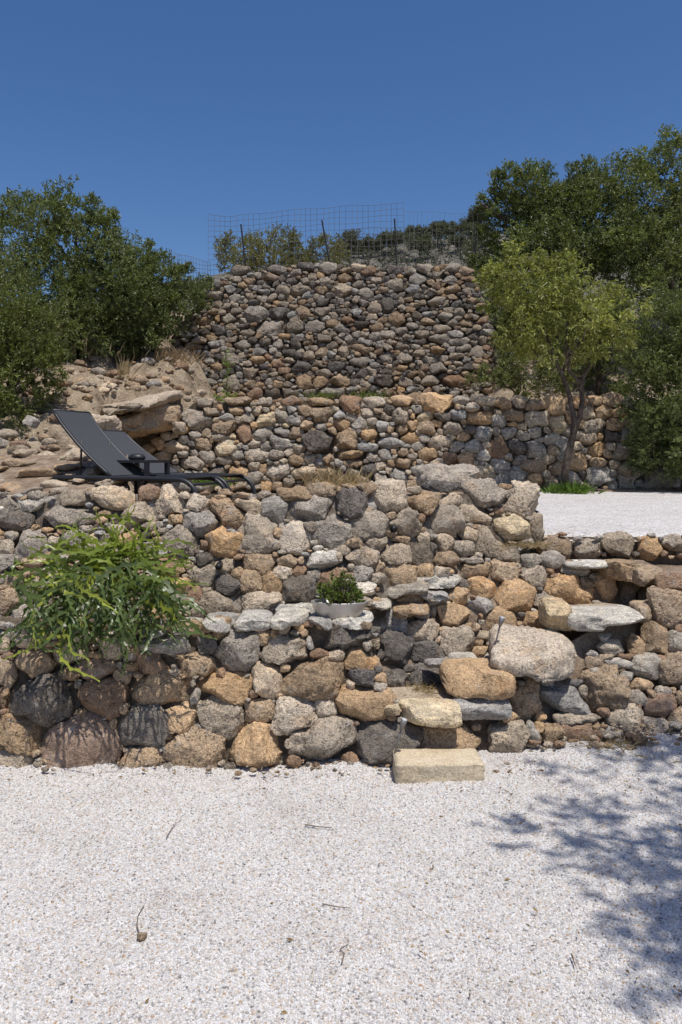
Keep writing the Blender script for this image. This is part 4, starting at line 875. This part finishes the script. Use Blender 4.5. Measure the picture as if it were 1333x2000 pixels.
# ------------------------------------------------------------------ sun loungers and side table
def lounger(name, label, loc, yaw, back_deg, bl=1.0):
    """local x runs head to foot, y across to the far side"""
    e = empty(name, loc, label, 'sun lounger', 'sun loungers on the terrace'); e.rotation_euler = (0, 0, yaw); W = .62; H = .29; hx = .80; LX = 1.86
    for y in (0, W):
        mb = MB(); pts = [(0.0, y, H - .05), (.08, y, H), (.3, y, H + .005), (hx, y, H), (1.3, y, H), (1.62, y, H - .005)]
        for k in range(1, 8):
            a = k / 7 * math.radians(84); pts.append((1.62 + .24 * math.sin(a), y, H - .005 - .24 * (1 - math.cos(a))))
        pts.append((1.875, y, 0.0)); mb.tube(pts, .026, 8); mb.build('side_rail', M['frame'], e, smooth=True)
        mb = MB(); pts = [(.02, y, H - .05)]
        for k in range(1, 7):
            a = k / 6 * math.pi / 2; pts.append((.02 - .10 * math.sin(a) * .6, y, H - .05 - .13 * (1 - math.cos(a))))
        mb.tube(pts, .022, 8); mb.build('rear_leg', M['frame'], e, smooth=True)
        wc = np.array((-.045, y + (-.03 if y == 0 else .03), .085)); mb = MB(); n = 24
        mb.tube([wc + .085 * np.array((math.cos(2*math.pi*k/n), 0, math.sin(2*math.pi*k/n))) for k in range(n + 1)], .014, 8, cap=False)
        w = mb.build('wheel', M['frame'], e, smooth=True); mb = MB()
        for k in range(5): mb.tube([wc, wc + .08 * np.array((math.cos(2*math.pi*k/5), 0, math.sin(2*math.pi*k/5)))], .007, 5)
        mb.tube([wc + (0, -.02, 0), wc + (0, .02, 0)], .018, 10); mb.build('spokes', M['frame'], w)
    for x, z in ((0.05, H - .02), (hx, H - .03), (1.3, H - .03), (1.74, H - .06)):
        mb = MB(); mb.tube([(x, 0, z), (x, W, z)], .016, 8); mb.build('cross_bar', M['frame'], e, smooth=True)
    a = math.radians(180 - back_deg); d = np.array((math.cos(a), 0, math.sin(a))); nn = np.array((d[2], 0, -d[0])); b0 = np.array((hx, 0, H + .02))
    def sheet(nm, f, n, par, th):
        V, Fs = [], []
        for side in (0, th):
            for i in range(n + 1):
                for y in (.02, W - .02): V.append(f(i / n, y, side))
        m = 2 * (n + 1)
        for i in range(n):
            k = 2 * i; Fs += [(k, k+1, k+3, k+2), (m+k, m+k+2, m+k+3, m+k+1), (k, k+2, m+k+2, m+k), (k+1, m+k+1, m+k+3, k+3)]
        Fs += [(0, m, m+1, 1), (2*n, 2*n+1, m+2*n+1, m+2*n)]
        mb = MB(); mb.add(V, Fs); return mb.build(nm, M['sling'], par)
    br = sheet('backrest', lambda u, y, s: b0 + d * bl * u + np.array((0, y, 0)) + nn * (s - .035 * math.sin(math.pi * u) + .05 * max(0, u - .8)), 14, e, .012)
    for y in (.0, W):
        mb = MB(); mb.tube([b0 + d * bl * u + np.array((0, y, 0)) + nn * (-.035 * math.sin(math.pi * u) + .05 * max(0, u - .8)) for u in np.linspace(0, 1.0, 12)], .017, 8); mb.build('back_frame', M['frame'], br, smooth=True)
    mb = MB(); mb.tube([b0 + d * bl + nn * .01, b0 + d * bl + np.array((0, W, 0)) + nn * .01], .017, 8); mb.build('back_frame', M['frame'], br, smooth=True)
    for y in (.06, W - .06):
        mb = MB(); q = b0 + d * bl * .55 + np.array((0, y, 0)); mb.tube([q, (q[0] - .02, y, H - .0)], .011, 6); mb.build('prop_arm', M['frame'], e, smooth=True)
    sheet('seat', lambda u, y, s: np.array((hx + .03 + u * .90, y, H + .022 - .03 * math.sin(math.pi * u) - s)), 12, e, .010)
    return e
FLZ = 1.07
Yn = 8.75; yaw = math.radians(-20)
lounger('sun_lounger', 'nearer charcoal sun lounger with its backrest raised steeply', (XP(97, Yn), Yn, FLZ), yaw, 43, 1.04)
lounger('sun_lounger', 'farther charcoal sun lounger behind the side table, backrest lower', (XP(186, Yn + 1.0), Yn + 1.0, FLZ), yaw, 32, 0.98)
tb = empty('side_table', (XP(275, 9.0), 9.05, FLZ), 'low black square side table between the two sun loungers', 'table'); tb.rotation_euler = (0, 0, yaw)
mb = MB(); mb.box((0, 0, .465), (.46, .46, .03)); mb.build('table_top', M['frame'], tb)
for x in (-.205, .205):
    for y in (-.205, .205):
        mb = MB(); mb.box((x, y, .225), (.045, .045, .45)); mb.build('leg', M['frame'], tb)
o = MB(); o.lathe((0, 0, 0), [(0, 0), (.06, 0), (.075, .015), (.072, .04), (.05, .065), (.0, .075)], 24, 1.3, 1.0)
o = o.build('dark_cap', M['black'], None, (XP(268, 9.0), 9.0, FLZ + .482), True); tag(o, 'rounded black cap left on the side table', 'cap')

# ------------------------------------------------------------------ wire fences on the top wall
def fence(label, cols, rows, post_px, Y0, Y1, top, bot, wr, px0, px1, posts):
    """welded wire: top/bot photo rows over columns"""
    Yf = lambda px: Y0 + (Y1 - Y0) * (px - px0) / (px1 - px0); e = empty('wire_fence', P(px0, bot(px0), Yf(px0)), label, 'fence', 'wire fences along the top wall'); b = np.array(e.location); mb = MB()
    for i in range(cols + 1):
        px = px0 + (px1 - px0) * i / cols; Y = Yf(px); mb.tube([P(px + 1.5 * math.sin(i * 1.3), top(px), Y) - b, P(px, bot(px), Y) - b], wr, 3, False)
    for j in range(rows + 1):
        v = j / rows; pts = []
        for i in range(cols + 1):
            px = px0 + (px1 - px0) * i / cols; pts.append(P(px, top(px) + (bot(px) - top(px)) * v + 1.2 * math.sin(i * .7 + j), Yf(px)) - b)
        mb.tube(pts, wr, 3, False)
    o = mb.build('wire_mesh', M['wire'], e); kind(o, 'stuff')
    for (ax, ay, bx, by) in posts:
        Y = Yf((ax + bx) / 2) - .03; mb = MB(); mb.tube([P(ax, ay, Y) - b, P(bx, by, Y) - b], .017, 6); mb.build('post', M['post'], e)
fence('wire fence with three leaning iron posts on the dark top wall', 34, 11, None, 15.8, 15.8, lin([(407, 418), (450, 423), (560, 411), (690, 402), (786, 397)]), lin([(407, 540), (520, 528), (786, 524)]), .0034, 407, 788,
      [(471, 438, 482, 535), (629, 430, 645, 516), (771, 427, 776, 530)])
fence('second lower wire fence behind, right of the leaning posts', 30, 7, None, 16.4, 16.4, lin([(668, 448), (790, 444), (930, 450)]), K(528), .0030, 668, 932, [(928, 444, 929, 500)])
fence('faint tall wire fence at the right end of the top wall', 16, 2, None, 16.9, 16.9, lin([(790, 412), (930, 418)]), K(526), .0024, 790, 932, [])
fence('sagging wire fence half hidden by the shrubs left of the top wall', 14, 6, None, 15.4, 15.2, lin([(335, 492), (410, 512)]), lin([(335, 560), (410, 560)]), .0036, 335, 412, [])

# ------------------------------------------------------------------ grasses, weeds, twigs
def tuft(name, label, cat, base, n, h, w, cols, seed, spread=.5, mat='straw', group=None, rad=.05):
    rg = np.random.default_rng(seed); B = np.zeros((n, 3)); B[:, :2] = rg.normal(0, rad, (n, 2)); D = rg.normal(0, spread, (n, 3)); D[:, 2] = 1
    h_ = rg.random((n, 1));  c = (np.array(cols[0]) * (1-h_) + np.array(cols[1]) * h_) * rg.uniform(.75, 1.25, (n, 1))
    return tag(obj(name, leaf_mesh(name, B, D, h * rg.uniform(.4, 1.1, n), w, M[mat], c, rg, .1, .15), None, base), label, cat, group)
ST_ = [(.34, .26, .15), (.50, .40, .24)]; GR = [(.10, .19, .02), (.17, .27, .035)]
tuft('dry_grass', 'dry straw on the soil tread behind the cream step slab', 'grass', P(838, 1348, 4.5), 160, .07, .003, ST_, 1, 1.4, rad=.06)
tuft('dry_grass', 'dry straw on the ledge below the yellow boulder of the wall corner', 'grass', P(1020, 1068, 5.15), 200, .10, .003, ST_, 2, 1.2, rad=.09)
tuft('dry_grass', 'dry grass clump at the foot of the sunlit middle wall', 'grass', P(660, 950, 12.0), 220, .42, .012, ST_, 3, .5, rad=.20)
tuft('dry_grass', 'tall dry grass at the crest of the earth bank', 'grass', onslope(240, 13.3), 60, .5, .012, ST_, 4, .25, rad=.06)
tuft('dry_grass', 'dry grass beside the left end of the dark top wall', 'grass', onslope(345, 14.2), 160, .45, .012, [(.26, .18, .11), (.40, .29, .17)], 5, .5, rad=.25)
tuft('dry_grass', 'dry stalks under the dark shrub on the bank', 'grass', onslope(180, 14.0), 90, .45, .012, ST_, 6, .3, rad=.4)
tuft('dry_grass', 'thin dry tuft halfway down the earth bank', 'grass', onslope(250, 12.2), 60, .25, .010, ST_, 12, .5, rad=.1)
tuft('dry_grass', 'dry straw at the foot of the earthy wall on the right', 'grass', (XP(1200, 4.3), 4.28, .05), 200, .09, .003, ST_, 13, 1.3, rad=.09)
tuft('green_weed', 'bright green weed around the foot of the slender tree', 'weed', P(1112, 968, 11.6), 420, .30, .026, [(.085, .15, .025), (.14, .22, .035)], 7, .75, 'leaf_bright', rad=.13)
tuft('green_weed', 'green weed on the terrace between lounger and middle wall', 'weed', P(415, 950, 11.2), 160, .25, .015, GR, 8, .6, 'leaf_bright', rad=.15)
tuft('green_weed', 'green weed behind the lounger backrest prop', 'weed', P(168, 950, 9.6), 160, .26, .014, GR, 9, .6, 'leaf_bright', rad=.15)
tuft('green_weed', 'left weed at the foot of the dark top wall', 'weed', P(632, 779, 14.4), 110, .22, .02, [(.09, .13, .03), (.16, .19, .05)], 10, .7, 'leaf_bright', rad=.18)
tuft('green_weed', 'right weed at the foot of the dark top wall', 'weed', P(718, 779, 14.4), 110, .26, .02, [(.09, .13, .03), (.16, .19, .05)], 11, .7, 'leaf_bright', rad=.18)
sg = np.array(P(443, 785, 13.2)); sp_ = empty('sapling', sg, 'thin green sapling with small leaves above the middle wall', 'plant'); mb = MB(); mb.tube([(0, 0, 0), (.01, 0, .45), (0, 0, .85)], [.009, .007, .003], 6); mb.build('stem', M['bark'], sp_)
rg = np.random.default_rng(14); n = 190; h = rg.random(n); B = np.stack([rg.normal(0, .04, n), rg.normal(0, .04, n), .85 * h], 1); B2 = np.stack([rg.normal(0, .13, n), rg.normal(0, .1, n), .12 * h], 1); B = np.where(rg.random((n, 1)) < .55, B, B2)
kind(obj('leaves', leaf_mesh('leaves', B, rg.normal(size=(n, 3)), rg.uniform(.04, .08, n), .025, M['leaf_bright'], np.array(GR[1]) * rg.uniform(.7, 1.2, (n, 1)), rg), sp_), 'stuff')
def twig(label, pts, r):
    mb = MB(); b = None
    w = []
    for (px, py) in pts:
        Y = F * EYE / (py - HY); w.append(np.array([XP(px, Y), Y, .012]))
    b = w[0]; mb.tube([q - b for q in w], [r * (1 - .5 * i / len(w)) for i in range(len(w))], 6); o = mb.build('twig', M['twig'], None, b, True); tag(o, label, 'twig', 'twigs on the gravel')
twig('dark curved twig on the gravel below the trailing plant', [(325, 1642), (333, 1628), (344, 1614), (354, 1608)], .002)
twig('longest grey twig on the gravel at lower left', [(276, 1840), (268, 1815), (270, 1795), (282, 1775)], .0024)
twig('forked twig on the gravel low in the middle', [(668, 1888), (673, 1870), (664, 1862), (680, 1852)], .0024)
twig('thin reddish twig lying flat on the gravel mid court', [(630, 1772), (660, 1778), (684, 1780)], .002)
twig('short twig at the edge of the tree shadow', [(1116, 1870), (1124, 1893)], .0024)
twig('small dark strip standing in for a leaf shadow on the gravel in front of the wall', [(596, 1616), (622, 1620), (648, 1622)], .0024)  # cast shadow of hanging leaf tips, modelled as a dark twig shape
twig('short stick near the tip of the tree shadow', [(998, 1602), (1028, 1594)], .002)
Y = F * EYE / (1838 - HY); o = block_stone('pebble', XP(268, Y), XP(288, Y), .0, .022, Y - .01, Y + .02, 't', low, 990, sub=3, ex=.8); me = o.data; bpy.data.objects.remove(o)
tag(obj('cobble', me, None, (XP(278, Y), Y, .014)), 'small tan pebble at the end of the grey twig on the gravel', 'pebble')

# fallen leaves and bits on the gravel
rg = np.random.default_rng(202); n = 330; x = np.where(rg.random(n) < .55, rg.uniform(.3, 2.2, n), rg.uniform(-2, 2, n)); y = np.where(rg.random(n) < .45, 4.05 - .35 * rg.random(n) ** 2, rg.uniform(2.1, 4.0, n))
d = rg.normal(size=(n, 3)); d[:, 2] = rg.uniform(-.05, .25, n); B = np.stack([x, y, np.full(n, .016)], 1); h = rg.random((n, 1))
me = leaf_mesh('leaf_litter', B, d, rg.uniform(.012, .032, n), rg.uniform(.005, .011, n), M['straw'], np.array([.16, .10, .055]) * (1 - h) + np.array([.34, .24, .12]) * h, rg, .2)
kind(obj('fallen_leaves', me), 'stuff', 'small brown fallen leaves scattered over the white gravel')
